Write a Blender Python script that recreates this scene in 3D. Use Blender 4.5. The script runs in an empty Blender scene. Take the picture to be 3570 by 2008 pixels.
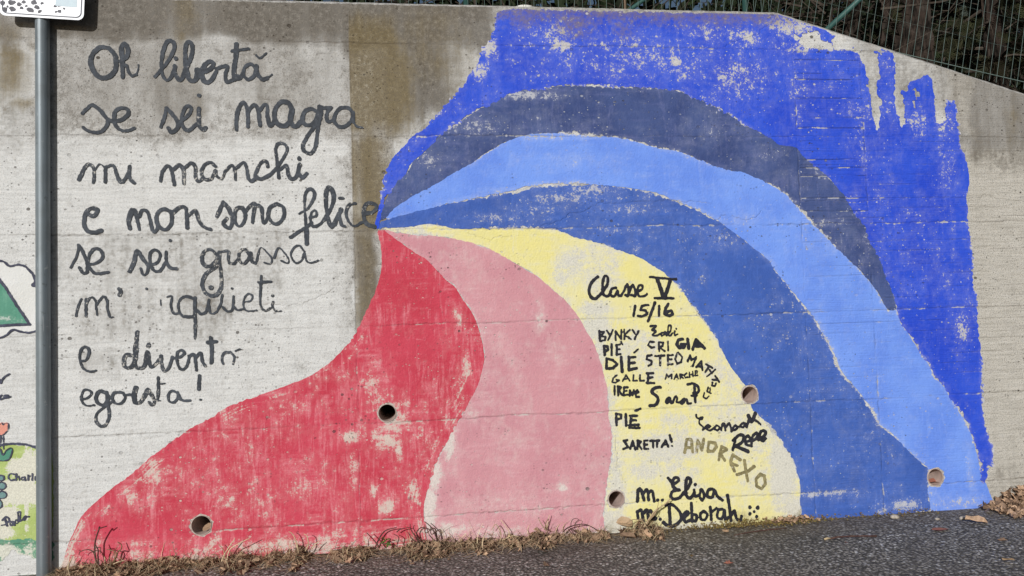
import bpy, math, random
import numpy as np
from mathutils import Vector, Matrix
random.seed(7); RNG = np.random.default_rng(7)
scene = bpy.context.scene
COL = scene.collection

# ------------------------------------------------------------------ camera
D = 4.0; CAMH = 1.16; FPX = 2600.0
YAW, PITCH, ROLL = 0.131087, 0.046185, 0.031876
def cam_axes():
    cy, sy, cp, sp = math.cos(YAW), math.sin(YAW), math.cos(PITCH), math.sin(PITCH)
    f = np.array([sy*cp, cy*cp, sp]); r = np.array([cy, -sy, 0.0]); d = np.cross(f, r)
    cr, sr = math.cos(ROLL), math.sin(ROLL)
    return r*cr + d*sr, -r*sr + d*cr, f
CR, CD, CF = cam_axes()
cam = bpy.data.cameras.new('camera'); cam.sensor_width = 36; cam.lens = 36*FPX/3570
cam.clip_start = 0.05; cam.clip_end = 500
camo = bpy.data.objects.new('camera', cam); COL.objects.link(camo)
M = Matrix.Identity(4)
for i in range(3):
    M[i][0] = CR[i]; M[i][1] = -CD[i]; M[i][2] = -CF[i]
M[0][3], M[1][3], M[2][3] = 0, -D, CAMH
camo.matrix_world = M
scene.camera = camo

# ------------------------------------------------------------------ light
LDIR = Vector((0.50, 1.0, -0.42)).normalized()
w = bpy.data.worlds.new('World'); scene.world = w; w.use_nodes = True
nt = w.node_tree; bg = nt.nodes['Background']
sky = nt.nodes.new('ShaderNodeTexSky'); sky.sky_type = 'NISHITA'; sky.sun_disc = False
sky.sun_elevation = math.asin(-LDIR.z); sky.sun_rotation = math.atan2(-LDIR.x, -LDIR.y)
nt.links.new(sky.outputs[0], bg.inputs[0]); bg.inputs[1].default_value = 0.05
sl = bpy.data.lights.new('sun', 'SUN'); sl.energy = 4.1; sl.angle = math.radians(0.5); sl.color = (1, 0.988, 0.968)
so = bpy.data.objects.new('sun', sl); COL.objects.link(so)
so.rotation_euler = LDIR.to_track_quat('-Z', 'Y').to_euler(); so.location = (-3, -6, 5)
scene.view_settings.view_transform = 'Standard'; scene.view_settings.look = 'None'
scene.view_settings.exposure = -0.36; scene.view_settings.gamma = 1

# ------------------------------------------------------------------ mapping
def Wpx(px, py, Y=0.0):
    """a point of the vertical plane at depth Y, measured on the photograph"""
    px = np.asarray(px, float) - 1785; py = np.asarray(py, float) - 1004
    vx = px*CR[0] + py*CD[0] + FPX*CF[0]; vy = px*CR[1] + py*CD[1] + FPX*CF[1]; vz = px*CR[2] + py*CD[2] + FPX*CF[2]
    s = (D + Y)/vy
    return vx*s, CAMH + vz*s
def Gpx(px, py, z=0.0):
    px -= 1785; py -= 1004
    v = px*CR + py*CD + FPX*CF
    s = (z - CAMH)/v[2]
    return v[0]*s, -D + v[1]*s
KT = 900/2576
TILE = {a+str(i+1): (x, y) for a, x in zip('ABCD', (0, 890, 1780, 2670)) for i, y in enumerate((0, 500, 1000, 1502))}
def tpts(s, start=None):
    out = []; o = TILE.get(start, (0, 0)); buf = []
    for t in s.split():
        if t in TILE: o = TILE[t]; continue
        buf.append(float(t))
        if len(buf) == 2:
            out.append((o[0] + buf[0]*KT, o[1] + buf[1]*KT)); buf = []
    return np.array(out)
def onwall(s, start=None):
    p = tpts(s, start); x, z = Wpx(p[:, 0], p[:, 1]); return np.stack([x, z], 1)
def smooth(p, n=5):
    if len(p) < 3: return p
    q = np.vstack([2*p[0]-p[1], p, 2*p[-1]-p[-2]]); out = []
    for i in range(1, len(q)-2):
        a, b, c, d = q[i-1:i+3]
        for t in np.arange(n)/n:
            out.append(.5*(2*b + (c-a)*t + (2*a-5*b+4*c-d)*t*t + (3*b-a-3*c+d)*t**3))
    out.append(p[-1]); return np.array(out)
def lin(r, g, b):
    f = lambda c: (c/255/12.92 if c <= 10.3 else ((c/255+.055)/1.055)**2.4)
    return (f(r), f(g), f(b), 1)

# ------------------------------------------------------------------ numpy noise / fields
LAT = RNG.random((256, 256))
def vnoise(X, Z, fx, fz=None, seed=0):
    fz = fx if fz is None else fz
    x = X*fx + seed*17.3 + 500; z = Z*fz + seed*31.7 + 500
    ix = np.floor(x).astype(int); iz = np.floor(z).astype(int); u = x-ix; v = z-iz
    u = u*u*(3-2*u); v = v*v*(3-2*v)
    a = LAT[iz % 256, ix % 256]; b = LAT[iz % 256, (ix+1) % 256]; c = LAT[(iz+1) % 256, ix % 256]; d = LAT[(iz+1) % 256, (ix+1) % 256]
    return (a*(1-u)+b*u)*(1-v) + (c*(1-u)+d*u)*v
def fbm(X, Z, fx, fz=None, seed=0, o=4):
    fz = fx if fz is None else fz
    s = 0; a = 1; t = 0
    for i in range(o):
        s = s + a*vnoise(X, Z, fx*2**i, fz*2**i, seed+i*3); t += a; a *= .55
    return s/t
def sstep(a, b, x):
    t = np.clip((x-a)/(b-a), 0, 1); return t*t*(3-2*t)
def seg_dist2(X, Z, a, b):
    d = b-a; L = d @ d
    t = np.clip(((X-a[0])*d[0] + (Z-a[1])*d[1])/max(L, 1e-12), 0, 1)
    return (X-a[0]-t*d[0])**2 + (Z-a[1]-t*d[1])**2
def poly_sdf(X, Z, p):
    d = np.full(X.shape, 1e9); ins = np.zeros(X.shape, bool); n = len(p)
    for i in range(n):
        a, b = p[i], p[(i+1) % n]
        d = np.minimum(d, seg_dist2(X, Z, a, b))
        if a[1] != b[1]:
            c = ((a[1] > Z) != (b[1] > Z)) & (X < (b[0]-a[0])*(Z-a[1])/(b[1]-a[1])+a[0])
            ins ^= c
    return np.where(ins, 1, -1)*np.sqrt(d)
def coarse_sdf(X, Z, p, step=0.01):
    """signed distance on a coarser grid, then resampled"""
    x0, x1, z0, z1 = X.min(), X.max(), Z.min(), Z.max()
    xs = np.arange(x0, x1+2*step, step); zs = np.arange(z0, z1+2*step, step)
    S = poly_sdf(*np.meshgrid(xs, zs), p)
    u = (X-x0)/step; v = (Z-z0)/step; i = np.floor(u).astype(int); j = np.floor(v).astype(int); u = u-i; v = v-j
    return (S[j, i]*(1-u)+S[j, i+1]*u)*(1-v) + (S[j+1, i]*(1-u)+S[j+1, i+1]*u)*v
def blobs(X, Z, spec):
    """soft ellipses: centre in photo pixels -> metres on the wall, radii in metres"""
    o = np.zeros(X.shape)
    for (px, py, rx, rz, a) in spec:
        x, z = Wpx(px, py)
        o = np.maximum(o, a*np.exp(-(((X-x)/rx)**2 + ((Z-z)/rz)**2)))
    return o
def rects(X, Z, spec):
    o = np.zeros(X.shape)
    for (x0, y0, x1, y1, s, a) in spec:
        ax, az = Wpx(x0, y0); bx, bz = Wpx(x1, y1); s *= 1.55e-3
        m = sstep(-s, s, X-ax)*sstep(-s, s, bx-X)*sstep(-s, s, az-Z)*sstep(-s, s, Z-bz)
        o = np.maximum(o, a*m)
    return o

def grid_mesh(name, F, X, Z, y, attrs, mat, parent=None):
    """the part of a regular grid where F > 0, its rim cut exactly (marching squares)"""
    ny, nx = F.shape; ins = F > 0
    gid = np.full(ny*nx, -1); fi = ins.ravel(); gid[fi] = np.arange(fi.sum())
    cnt = ins[:-1, :-1].astype(int)+ins[:-1, 1:]+ins[1:, :-1]+ins[1:, 1:]
    gi = gid.reshape(ny, nx)
    full = cnt == 4
    quads = np.stack([gi[:-1, :-1][full], gi[:-1, 1:][full], gi[1:, 1:][full], gi[1:, :-1][full]], 1)
    Xr, Zr, Fr = X.ravel(), Z.ravel(), F.ravel()
    base = int(fi.sum()); ed = {}; ea = []; eb = []; polys = []
    for j, i in zip(*np.nonzero((cnt > 0) & (cnt < 4))):
        c = (j*nx+i, j*nx+i+1, (j+1)*nx+i+1, (j+1)*nx+i); pl = []
        for k in range(4):
            a, b = c[k], c[(k+1) & 3]
            if fi[a]: pl.append(gid[a])
            if fi[a] != fi[b]:
                key = (a, b) if a < b else (b, a)
                if key not in ed: ed[key] = base+len(ea); ea.append(key[0]); eb.append(key[1])
                pl.append(ed[key])
        if len(pl) > 2: polys.append(pl)
    ea = np.array(ea, int); eb = np.array(eb, int)
    t = Fr[ea]/(Fr[ea]-Fr[eb]) if len(ea) else np.zeros(0)
    lerp = lambda A: np.concatenate([A[fi], A[ea]*(1-t)+A[eb]*t]) if len(ea) else A[fi]
    vx, vz = lerp(Xr), lerp(Zr); n = len(vx)
    co = np.zeros((n, 3), np.float32); co[:, 0] = vx; co[:, 1] = y; co[:, 2] = vz
    me = bpy.data.meshes.new(name)
    lens = np.concatenate([np.full(len(quads), 4), np.array([len(p) for p in polys], int)]).astype(np.int32)
    loops = np.concatenate([quads.ravel(), np.array([v for p in polys for v in p], int)]).astype(np.int32)
    me.vertices.add(n); me.vertices.foreach_set('co', co.ravel())
    me.loops.add(len(loops)); me.loops.foreach_set('vertex_index', loops)
    me.polygons.add(len(lens)); st = np.zeros(len(lens), np.int32); st[1:] = np.cumsum(lens)[:-1]
    me.polygons.foreach_set('loop_start', st); me.polygons.foreach_set('loop_total', lens)
    me.update(calc_edges=True)
    for k, A in attrs.items():
        at = me.attributes.new(k, 'FLOAT', 'POINT'); at.data.foreach_set('value', lerp(A.ravel()).astype(np.float32))
    me.materials.append(mat)
    o = bpy.data.objects.new(name, me); COL.objects.link(o)
    if parent: o.parent = parent
    return o

def grid(x0, x1, z0, z1, s):
    return np.meshgrid(np.arange(x0, x1+s, s), np.arange(z0, z1+s, s))

# ------------------------------------------------------------------ tagging / mesh helpers
def tag(o, label=None, cat=None, group=None, kind=None):
    if label: o['label'] = label
    if cat: o['category'] = cat
    if group: o['group'] = group
    if kind: o['kind'] = kind
    return o
def mesh_obj(name, V, F, mat, parent=None, loc=(0, 0, 0), smooth_=False):
    me = bpy.data.meshes.new(name); me.from_pydata([tuple(map(float, v)) for v in V], [], F); me.update()
    me.materials.append(mat)
    if smooth_: me.polygons.foreach_set('use_smooth', [True]*len(me.polygons))
    o = bpy.data.objects.new(name, me); COL.objects.link(o); o.location = loc
    if parent: o.parent = parent
    return o
def empty(name, loc=(0, 0, 0)):
    o = bpy.data.objects.new(name, None); COL.objects.link(o); o.location = loc; return o
class MB:
    def __init__(s): s.V = []; s.F = []
    def add(s, V, F):
        b = len(s.V); s.V += [tuple(v) for v in V]; s.F += [tuple(i+b for i in f) for f in F]
    def tube(s, pts, rad, n=6, cap=True):
        pts = [Vector(p) for p in pts]; m = len(pts)
        rad = list(rad) if hasattr(rad, '__len__') else [rad]*m
        V = []; up = Vector((.31, .53, .79))
        for i, p in enumerate(pts):
            t = (pts[min(i+1, m-1)]-pts[max(i-1, 0)]).normalized()
            a = t.cross(up); a = a.normalized() if a.length > 1e-5 else t.orthogonal().normalized(); b = t.cross(a)
            up = -a.cross(t) if False else up
            for k in range(n):
                an = 2*math.pi*k/n; V.append(p+(a*math.cos(an)+b*math.sin(an))*rad[i])
        F = [(i*n+k, i*n+(k+1) % n, (i+1)*n+(k+1) % n, (i+1)*n+k) for i in range(m-1) for k in range(n)]
        if cap: F += [tuple(range(n))[::-1], tuple(range((m-1)*n, m*n))]
        s.add(V, F)
    def box(s, x0, x1, y0, y1, z0, z1):
        V = [(x, y, z) for z in (z0, z1) for y in (y0, y1) for x in (x0, x1)]
        s.add(V, [(0, 2, 3, 1), (4, 5, 7, 6), (0, 1, 5, 4), (2, 6, 7, 3), (0, 4, 6, 2), (1, 3, 7, 5)])
    def build(s, name, mat, parent=None, loc=(0, 0, 0), sm=False):
        return mesh_obj(name, s.V, s.F, mat, parent, loc, sm)

# ------------------------------------------------------------------ material helpers
class NT:
    def __init__(s, name, rough=0.9, spec=0.25):
        s.m = bpy.data.materials.new(name); s.m.use_nodes = True; s.t = s.m.node_tree
        s.b = s.t.nodes['Principled BSDF']; s.b.inputs['Roughness'].default_value = rough
        s.b.inputs['Specular IOR Level'].default_value = spec
        s._co = None
    def node(s, ty, **kw):
        n = s.t.nodes.new('ShaderNode'+ty)
        for k, v in kw.items(): setattr(n, k, v)
        return n
    def put(s, sock, v):
        if isinstance(v, bpy.types.NodeSocket): s.t.links.new(v, sock)
        elif v is not None: sock.default_value = v
    def co(s):
        if not s._co: s._co = s.node('TexCoord').outputs['Object']
        return s._co
    def map(s, sc, loc=(0, 0, 0)):
        n = s.node('Mapping'); s.put(n.inputs[0], s.co()); n.inputs['Scale'].default_value = sc; n.inputs['Location'].default_value = loc
        return n.outputs[0]
    def noise(s, scale, detail=4, rough=.55, sc=None, dist=0, loc=(0, 0, 0)):
        n = s.node('TexNoise'); s.put(n.inputs['Vector'], s.map(sc or (1, 1, 1), loc))
        n.inputs['Scale'].default_value = scale; n.inputs['Detail'].default_value = detail; n.inputs['Roughness'].default_value = rough
        n.inputs['Distortion'].default_value = dist
        return n.outputs[0]
    def vor(s, scale, sc=None, feature='F1', rnd=1, loc=(0, 0, 0)):
        n = s.node('TexVoronoi', feature=feature); s.put(n.inputs['Vector'], s.map(sc or (1, 1, 1), loc)); n.inputs['Scale'].default_value = scale
        n.inputs['Randomness'].default_value = rnd
        return n
    def attr(s, name):
        n = s.node('Attribute', attribute_name=name); return n.outputs['Fac']
    def math(s, op, a, b=None, c=None):
        n = s.node('Math', operation=op); s.put(n.inputs[0], a); s.put(n.inputs[1], b)
        if c is not None: s.put(n.inputs[2], c)
        return n.outputs[0]
    def step(s, v, a, b, to0=0, to1=1):
        n = s.node('MapRange', interpolation_type='SMOOTHSTEP'); s.put(n.inputs[0], v)
        s.put(n.inputs[1], a); s.put(n.inputs[2], b); s.put(n.inputs[3], to0); s.put(n.inputs[4], to1)
        return n.outputs[0]
    def mix(s, f, a, b, blend='MIX'):
        n = s.node('Mix', data_type='RGBA', blend_type=blend); s.put(n.inputs[0], f); s.put(n.inputs[6], a); s.put(n.inputs[7], b)
        return n.outputs[2]
    def bump(s, h, dist=0.003, strength=1):
        n = s.node('Bump'); n.inputs['Strength'].default_value = strength; n.inputs['Distance'].default_value = dist
        s.put(n.inputs['Height'], h); s.t.links.new(n.outputs[0], s.b.inputs['Normal'])
    def color(s, c): s.put(s.b.inputs['Base Color'], c); return s.m

def relief(t, groove_w=.9):
    """grain, bug holes, plank lines and grooves shared by bare and painted concrete -> (height, pits)"""
    v = t.vor(21, sc=(1, .2, 1.25)); r = t.node('SeparateColor'); t.put(r.inputs[0], v.outputs['Color'])
    rad = t.math('MULTIPLY', t.math('POWER', r.outputs[0], 5.0), .26)
    wob = t.math('MULTIPLY', t.noise(120, 2), .10)
    p1 = t.step(t.math('ADD', v.outputs['Distance'], wob), t.math('ADD', rad, .04), t.math('ADD', rad, .0), 0, 1)
    v2 = t.vor(60, sc=(1, .2, 1.3), loc=(3, 0, 1)); r2 = t.node('SeparateColor'); t.put(r2.inputs[0], v2.outputs['Color'])
    rad2 = t.math('MULTIPLY', t.math('POWER', r2.outputs[0], 7.0), .36)
    p2 = t.step(v2.outputs['Distance'], t.math('ADD', rad2, .03), rad2, 0, 1)
    pits = t.math('MAXIMUM', p1, t.math('MULTIPLY', p2, .8))
    pits = t.math('MULTIPLY', pits, t.step(t.noise(2.3, 3), .4, .62, .05, 1))
    fine = t.noise(95, 5, .6)
    med = t.noise(17, 4, .6)
    plank = t.noise(1, 3, .6, sc=(3, 1, 130))
    h = t.math('MULTIPLY', fine, .6)
    h = t.math('MULTIPLY_ADD', med, .9, h)
    h = t.math('MULTIPLY_ADD', plank, t.math('MULTIPLY_ADD', t.attr('plank'), .8, .05), h)
    h = t.math('MULTIPLY_ADD', pits, -.8, h)
    h = t.math('MULTIPLY_ADD', t.attr('groove'), -groove_w, h)
    return h, pits

def concrete_mat():
    t = NT('weathered_concrete', .92, .15)
    h, pits = relief(t)
    n1 = t.noise(2.2, 5, .62); n2 = t.noise(9, 5, .65, loc=(5, 0, 2)); n3 = t.noise(38, 4, .65, loc=(1, 0, 7)); n4 = t.noise(160, 3, .6)
    st = t.noise(1, 4, .6, sc=(5, 1, 70)); drip = t.noise(1, 4, .6, sc=(16, 1, 1.5))
    c = t.mix(t.step(t.math('MULTIPLY_ADD', n3, .7, t.math('MULTIPLY', n2, .6)), .42, .86), lin(140, 136, 130), lin(200, 198, 194))
    c = t.mix(t.math('MULTIPLY', t.step(t.math('MULTIPLY_ADD', t.math('SUBTRACT', n2, .5), .8, t.attr('lt')), .2, .8), .9), c, t.mix(t.step(st, .3, .7), lin(190, 185, 174), lin(209, 204, 194)))
    # old white paint, thin and patchy at its limits
    ww = t.math('ADD', t.attr('ww'), t.math('MULTIPLY_ADD', t.math('ADD', n2, t.math('MULTIPLY', n3, .6)), 1.3, -1.04))
    wwm = t.step(ww, .05, .95)
    c = t.mix(wwm, c, t.mix(t.step(st, .35, .65), lin(212, 212, 210), lin(226, 226, 224)))
    # grey cloudy soot
    dk = t.math('ADD', t.attr('dk'), t.math('MULTIPLY_ADD', t.math('ADD', t.math('MULTIPLY', drip, .9), t.math('ADD', n2, t.math('MULTIPLY_ADD', n4, 1.0, t.math('MULTIPLY', n3, 1.7)))), 1.0, -2.3))
    dkm = t.math('MULTIPLY', t.step(dk, .05, 1.05), .85)
    c = t.mix(dkm, c, t.mix(t.step(n3, .35, .65), lin(96, 90, 81), lin(116, 109, 99)))
    br = t.math('ADD', t.attr('br'), t.math('MULTIPLY_ADD', t.math('ADD', n2, drip), .9, -.9))
    brm = t.math('MULTIPLY', t.step(br, .1, 1.05), .8)
    c = t.mix(brm, c, t.mix(t.step(n3, .35, .65), lin(114, 100, 70), lin(130, 116, 84)))
    # light lime specks and dark grain
    c = t.mix(t.math('MULTIPLY', t.step(t.math('ADD', n3, t.math('MULTIPLY', n4, .5)), .80, .98), t.math('MULTIPLY_ADD', dkm, -.3, .34)), c, lin(216, 213, 207))
    c = t.mix(t.math('MULTIPLY', t.step(n4, .52, .3), t.math('MULTIPLY_ADD', wwm, -.42, .8)), c, lin(92, 86, 78))
    c = t.mix(t.math('MULTIPLY', t.step(st, .45, .25), t.math('MULTIPLY_ADD', wwm, -.2, .28)), c, lin(120, 114, 104))
    c = t.mix(t.math('MULTIPLY', t.attr('groove'), t.step(n3, .35, .65, .1, .6)), c, lin(96, 84, 70))
    c = t.mix(t.math('MULTIPLY', pits, .85), c, lin(62, 54, 46))
    t.bump(h, .0055); return t.color(c)

def paint_mat(name, col, col2, sub, wear=0.0, brush=0.25, brushcol=None, dirt=None, brush_axis=(4, 1, 38), soft=0.0, chips=.02, cross=.45, gain=.25, streak=.0, fade=.12):
    """house paint on concrete: brushed tone, flaking down to the primer"""
    t = NT(name, .72, .2)
    h, pits = relief(t, 1.0)
    n1 = t.noise(3.1, 4, .6, loc=(2, 0, 4)); n2 = t.noise(34, 5, .68, loc=(4, 0, 1)); n3 = t.noise(120, 3, .6, loc=(7, 0, 3))
    st = t.noise(1, 5, .62, sc=brush_axis, loc=(0, 0, 3), dist=.5); st2 = t.noise(1, 4, .6, sc=(40, 1, 5), loc=(5, 0, 3), dist=1.2)
    c = t.mix(t.step(n1, .35, .65), col, col2)
    if brushcol:
        sel = t.step(t.noise(5.5, 2, .5, loc=(3, 0, 8)), .5-.25*(cross-.3), .58-.25*(cross-.3))
        b = t.math('ADD', t.math('MULTIPLY', st, t.math('SUBTRACT', 1, sel)), t.math('MULTIPLY', st2, sel))
        b = t.math('MULTIPLY_ADD', t.math('SUBTRACT', t.noise(7, 3, .6, loc=(8, 0, 2)), .5), .55, b)
        b = t.math('MULTIPLY_ADD', t.attr('wear'), .22, b)
        b = t.math('MULTIPLY_ADD', n2, .25, b)
        b = t.math('MULTIPLY_ADD', t.math('SUBTRACT', n3, .5), .35, b)
        c = t.mix(t.math('MULTIPLY', t.step(b, .60, 1.0), min(1, brush*2.6)), c, brushcol)
    n4 = t.noise(12, 3, .6, loc=(9, 0, 5)); nc = t.noise(50, 2.5, .8, loc=(1, 0, 9))
    # strokes that follow the painted outline
    sx_ = t.node('SeparateXYZ'); t.put(sx_.inputs[0], t.co()); ed = t.attr('edge')
    cv = t.node('CombineXYZ'); t.put(cv.inputs[0], t.math('MULTIPLY', ed, 95)); t.put(cv.inputs[1], t.math('MULTIPLY', sx_.outputs[0], 3.2)); t.put(cv.inputs[2], t.math('MULTIPLY', sx_.outputs[2], 3.2))
    en = t.node('TexNoise'); t.put(en.inputs['Vector'], cv.outputs[0]); en.inputs['Scale'].default_value = 1; en.inputs['Detail'].default_value = 3
    es = t.math('MULTIPLY', t.math('SUBTRACT', en.outputs[0], .5), t.step(ed, .14, .01, 0, 1))
    wv = t.math('MULTIPLY_ADD', n2, .45, t.math('MULTIPLY', n3, .28)); wv = t.math('MULTIPLY_ADD', n4, .27, wv)
    if brushcol: wv = t.math('MULTIPLY_ADD', b, .16, t.math('ADD', wv, .02))
    else: wv = t.math('MULTIPLY_ADD', st, .13, t.math('ADD', wv, .045))
    fd = t.math('MULTIPLY_ADD', t.attr('wear'), .28, t.math('MULTIPLY_ADD', n4, .55, t.math('MULTIPLY', n2, .4)))
    c = t.mix(t.math('MULTIPLY', t.step(fd, .46, .76), fade), c, sub)
    wv = t.math('MULTIPLY_ADD', es, streak, wv)
    wv = t.math('MULTIPLY_ADD', t.attr('wear'), gain, wv)
    wm = t.step(wv, .79-wear, .86-wear-soft, 0, 1)
    wm = t.math('MAXIMUM', wm, t.step(t.math('MULTIPLY_ADD', t.attr('wear'), .13, nc), .735-chips, .765-chips, 0, 1))
    c = t.mix(wm, c, t.mix(t.step(n3, .4, .6), sub, tuple(x*.86 for x in sub[:3])+(1,)))
    if dirt:
        dm = t.math('ADD', t.attr('dirt'), t.math('MULTIPLY_ADD', n2, 1.3, -.75))
        c = t.mix(t.math('MULTIPLY', t.step(dm, .2, .8), .7), c, dirt)
    c = t.mix(t.math('MULTIPLY', t.attr('groove'), t.step(n2, .4, .6, .05, .36)), c, lin(70, 68, 72))
    pw = t.step(n1, .48, .56)
    c = t.mix(t.math('MULTIPLY', pits, .75), c, t.mix(pw, sub, lin(70, 66, 66)))
    t.bump(h, .0048); return t.color(c)

def ink_mat(name, col, wear=0.0):
    t = NT(name, .7, .2)
    h, pits = relief(t)
    n2 = t.noise(60, 4, .65); n3 = t.noise(170, 3, .6); st = t.noise(1, 3, .6, sc=(10, 1, 90))
    v = t.math('MULTIPLY_ADD', n2, .6, t.math('MULTIPLY', n3, .4)); v = t.math('MULTIPLY_ADD', t.attr('wear'), .24, v)
    v = t.math('MULTIPLY_ADD', st, .2, v)
    nl = t.noise(9, 4, .6); c = t.mix(t.step(t.math('MULTIPLY_ADD', n2, .6, t.math('MULTIPLY', nl, .6)), .48, .78), col, tuple(x*1.9 for x in col[:3])+(1,))
    c = t.mix(t.step(v, .77-wear, .84-wear), c, lin(188, 184, 176))
    t.bump(h, .003); return t.color(c)

def plain(name, c1, c2=None, scale=8, rough=.8, spec=.25, bump=0, sc=None, metal=0):
    t = NT(name, rough, spec); t.b.inputs['Metallic'].default_value = metal
    n = t.noise(scale, 4, .6, sc=sc)
    c = t.mix(t.step(n, .35, .65), c1, c2 or c1)
    if bump: t.bump(n, bump)
    return t.color(c)

# ------------------------------------------------------------------ wall fields
ZL = [1.164 + .506*i for i in (-2, -1, 0, 1, 2, 3)]        # pour joints
JX = [Wpx(1236, 800)[0], Wpx(2798, 870)[0], Wpx(3038, 960)[0]]
HOLES = [(2010, 942, 'A4', 103), (1316, 1258, 'B3', 90), (1055, 680, 'C4', 80), (2385, 1075, 'C3', 80), (1690, 462, 'D4', 78)]
HC = []
for hx, hy, tl, r in HOLES:
    o = TILE[tl]; px, py = o[0]+hx*KT, o[1]+hy*KT
    x, z = Wpx(px, py); x2, _ = Wpx(px+r*KT, py); HC.append((float(x), float(z), float(x2-x)))
CRACKS = ['D2 330 580 500 575 700 570 850 590 1000 575 1150 562 1300 550 1500 545 1700 540 1950 542 2060 550 2130 545 2190 510 2280 545 2400 560 2576 575',
 'C2 300 825 430 800 520 760 590 700 700 700 790 640 900 590 1040 600 1200 590 1400 580 1600 570 1750 592 1840 572 1900 590 2000 600',
 'C1 2130 480 2200 420 2300 400 2380 370 2480 340 2500 290 2576 250', 'B2 2120 890 2200 930 2340 970 2420 930 2530 930',
 'B3 0 185 120 170 300 180 460 185 560 130 650 100 720 60 790 20', 'A3 590 715 700 705 800 700', 'C2 2080 760 2110 715 2200 740 2350 765 2450 740 2500 680',
 'C1 1560 490 1700 510 1900 500', 'C4 1050 50 1060 200 1070 350 1110 450 1150 520', 'D2 480 800 560 820 700 805 970 805']
CRACKS = [onwall(c) for c in CRACKS]
BOARDS = onwall('D1 600 525 600 602 600 740 600 795 600 985 600 1175 600 1280 D2 600 160 600 245 600 330 600 545 600 680')
def groove_field(X, Z):
    g = np.zeros(X.shape)
    for i, z in enumerate(ZL):
        zz = z + (vnoise(X, Z*0, 3, seed=40+i)-.5)*.012 + (vnoise(X, Z*0, 40, seed=60+i)-.5)*.007
        amp = sstep(.25, .6, fbm(X, Z*0, 2.2, seed=20+i, o=3)) * (.55 + .45*vnoise(X, Z*0, 30, seed=80+i))
        wd = .0035 + .004*vnoise(X, Z*0, 14, seed=90+i)**3
        g = np.maximum(g, np.exp(-((Z-zz)/wd)**2)*(.12+.8*amp))
    for i, x in enumerate(JX):
        xx = x + (vnoise(X*0, Z, 25, seed=70+i)-.5)*.008
        a = (.2+.8*sstep(.36, .58, fbm(X*0, Z, 9, seed=75+i, o=4))) * (.7 if i else .5)
        g = np.maximum(g, np.exp(-((X-xx)/.0045)**2)*a)
    for i, (bx_, bz_) in enumerate(BOARDS):
        zz = bz_ + (vnoise(X, Z*0, 7, seed=240+i)-.5)*.006; a = sstep(.25, .5, fbm(X, Z*0, 5, seed=260+i, o=3))*sstep(JX[1], JX[1]+.01, X)*sstep(JX[2]+.005, JX[2], X)
        g = np.maximum(g, np.exp(-((Z-zz)/.0036)**2)*a*.95)
    # plank marks between and beyond the right hand joints
    for i in range(-3, 20):
        z = 2.02 - i*.0655*1.0 + (i*37 % 11-5)*.002
        if not .05 < z < 2.2: continue
        zz = z + (vnoise(X, Z*0, 6, seed=140+i)-.5)*.005
        a = sstep(.42, .62, fbm(X, Z*0, 4, seed=160+i, o=3))*.5*sstep(JX[1]-.01, JX[1]+.01, X)
        g = np.maximum(g, np.exp(-((Z-zz)/.003)**2)*a)
    for c in CRACKS:
        m = (X > c[:, 0].min()-.03) & (X < c[:, 0].max()+.03) & (Z > c[:, 1].min()-.03) & (Z < c[:, 1].max()+.03)
        if not m.any(): continue
        xs = X[m]+(vnoise(X[m], Z[m], 60, seed=3)-.5)*.012; zs = Z[m]+(vnoise(X[m], Z[m], 60, seed=5)-.5)*.012
        d = np.full(xs.shape, 1.0)
        for a, b in zip(c[:-1], c[1:]): d = np.minimum(d, seg_dist2(xs, zs, a, b))
        g[m] = np.maximum(g[m], np.exp(-d/.0030**2)*.5)
    return g
def plank_field(X, Z):
    return sstep(JX[1]-.05, JX[1]+.05, X)*.8 + rects(X, Z, [(1225, 480, 1400, 1120, 20, .3)])

def hole_field(X, Z, grow=0.0):
    f = np.full(X.shape, 1.0)
    for i, (x, z, r) in enumerate(HC):
        f = np.minimum(f, np.hypot(X-x, Z-z) - r - grow*(.5+1.6*vnoise(X, Z, 60, seed=200+i)**2))
    return f

S = np.array
top_a = Wpx(890, 1)[1]; BX, BZ = Wpx(2712, 32); EX, EZ = Wpx(3570, 322)
ZTOP = float((top_a + Wpx(1790, 20)[1] + BZ)/3); SLOPE = float((EZ-ZTOP)/(EX-BX)); BX = float(BX)
def top_z(x): return np.where(x < BX, ZTOP, ZTOP + SLOPE*(x-BX))

X0, Z0 = grid(-2.4, 4.2, -.1, 3.05, .005)
X = X0 + (fbm(X0, Z0, 4, seed=31, o=4)-.5)*.22*np.clip(np.abs(X0-JX[0])/.12, 0, 1); Z = Z0 + (fbm(X0, Z0, 5, seed=33, o=4)-.5)*.16
dk = rects(X, Z, [(130, -60, 1235, 140, 34, 1.0), (1180, -60, 1740, 190, 50, 1.35), (520, -60, 720, 420, 40, .5), (160, 130, 1230, 400, 40, .26),
    (1300, 130, 1620, 470, 90, 1.1), (150, 815, 1000, 1000, 30, .34), (240, 990, 760, 1180, 50, .34), (1232, 480, 1330, 1160, 20, .52), (1240, 830, 1330, 1140, 15, .75), (-200, -60, 130, 560, 60, .25),
    (3330, 250, 3700, 600, 60, .5), (2980, 90, 3700, 420, 40, .42), (3480, 330, 3560, 560, 30, .5), (3440, 1640, 3700, 1800, 20, .30), (560, 190, 650, 330, 30, .4), (1130, 30, 1220, 150, 25, .75)])
dk = np.maximum(dk, blobs(X, Z, [(700, 1060, .25, .12, .5), (760, 900, .35, .06, .45), (330, 1270, .12, .08, .45), (20, 150, .07, .25, .6), (60, 380, .12, .1, .4), (640, 60, .2, .14, .8), (980, 60, .25, .1, .7)]))
dk *= .45+1.15*fbm(X0, Z0, 5, 1.3, seed=91, o=4)*(.6+.8*fbm(X0, Z0, 14, 9, seed=95, o=3))
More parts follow.
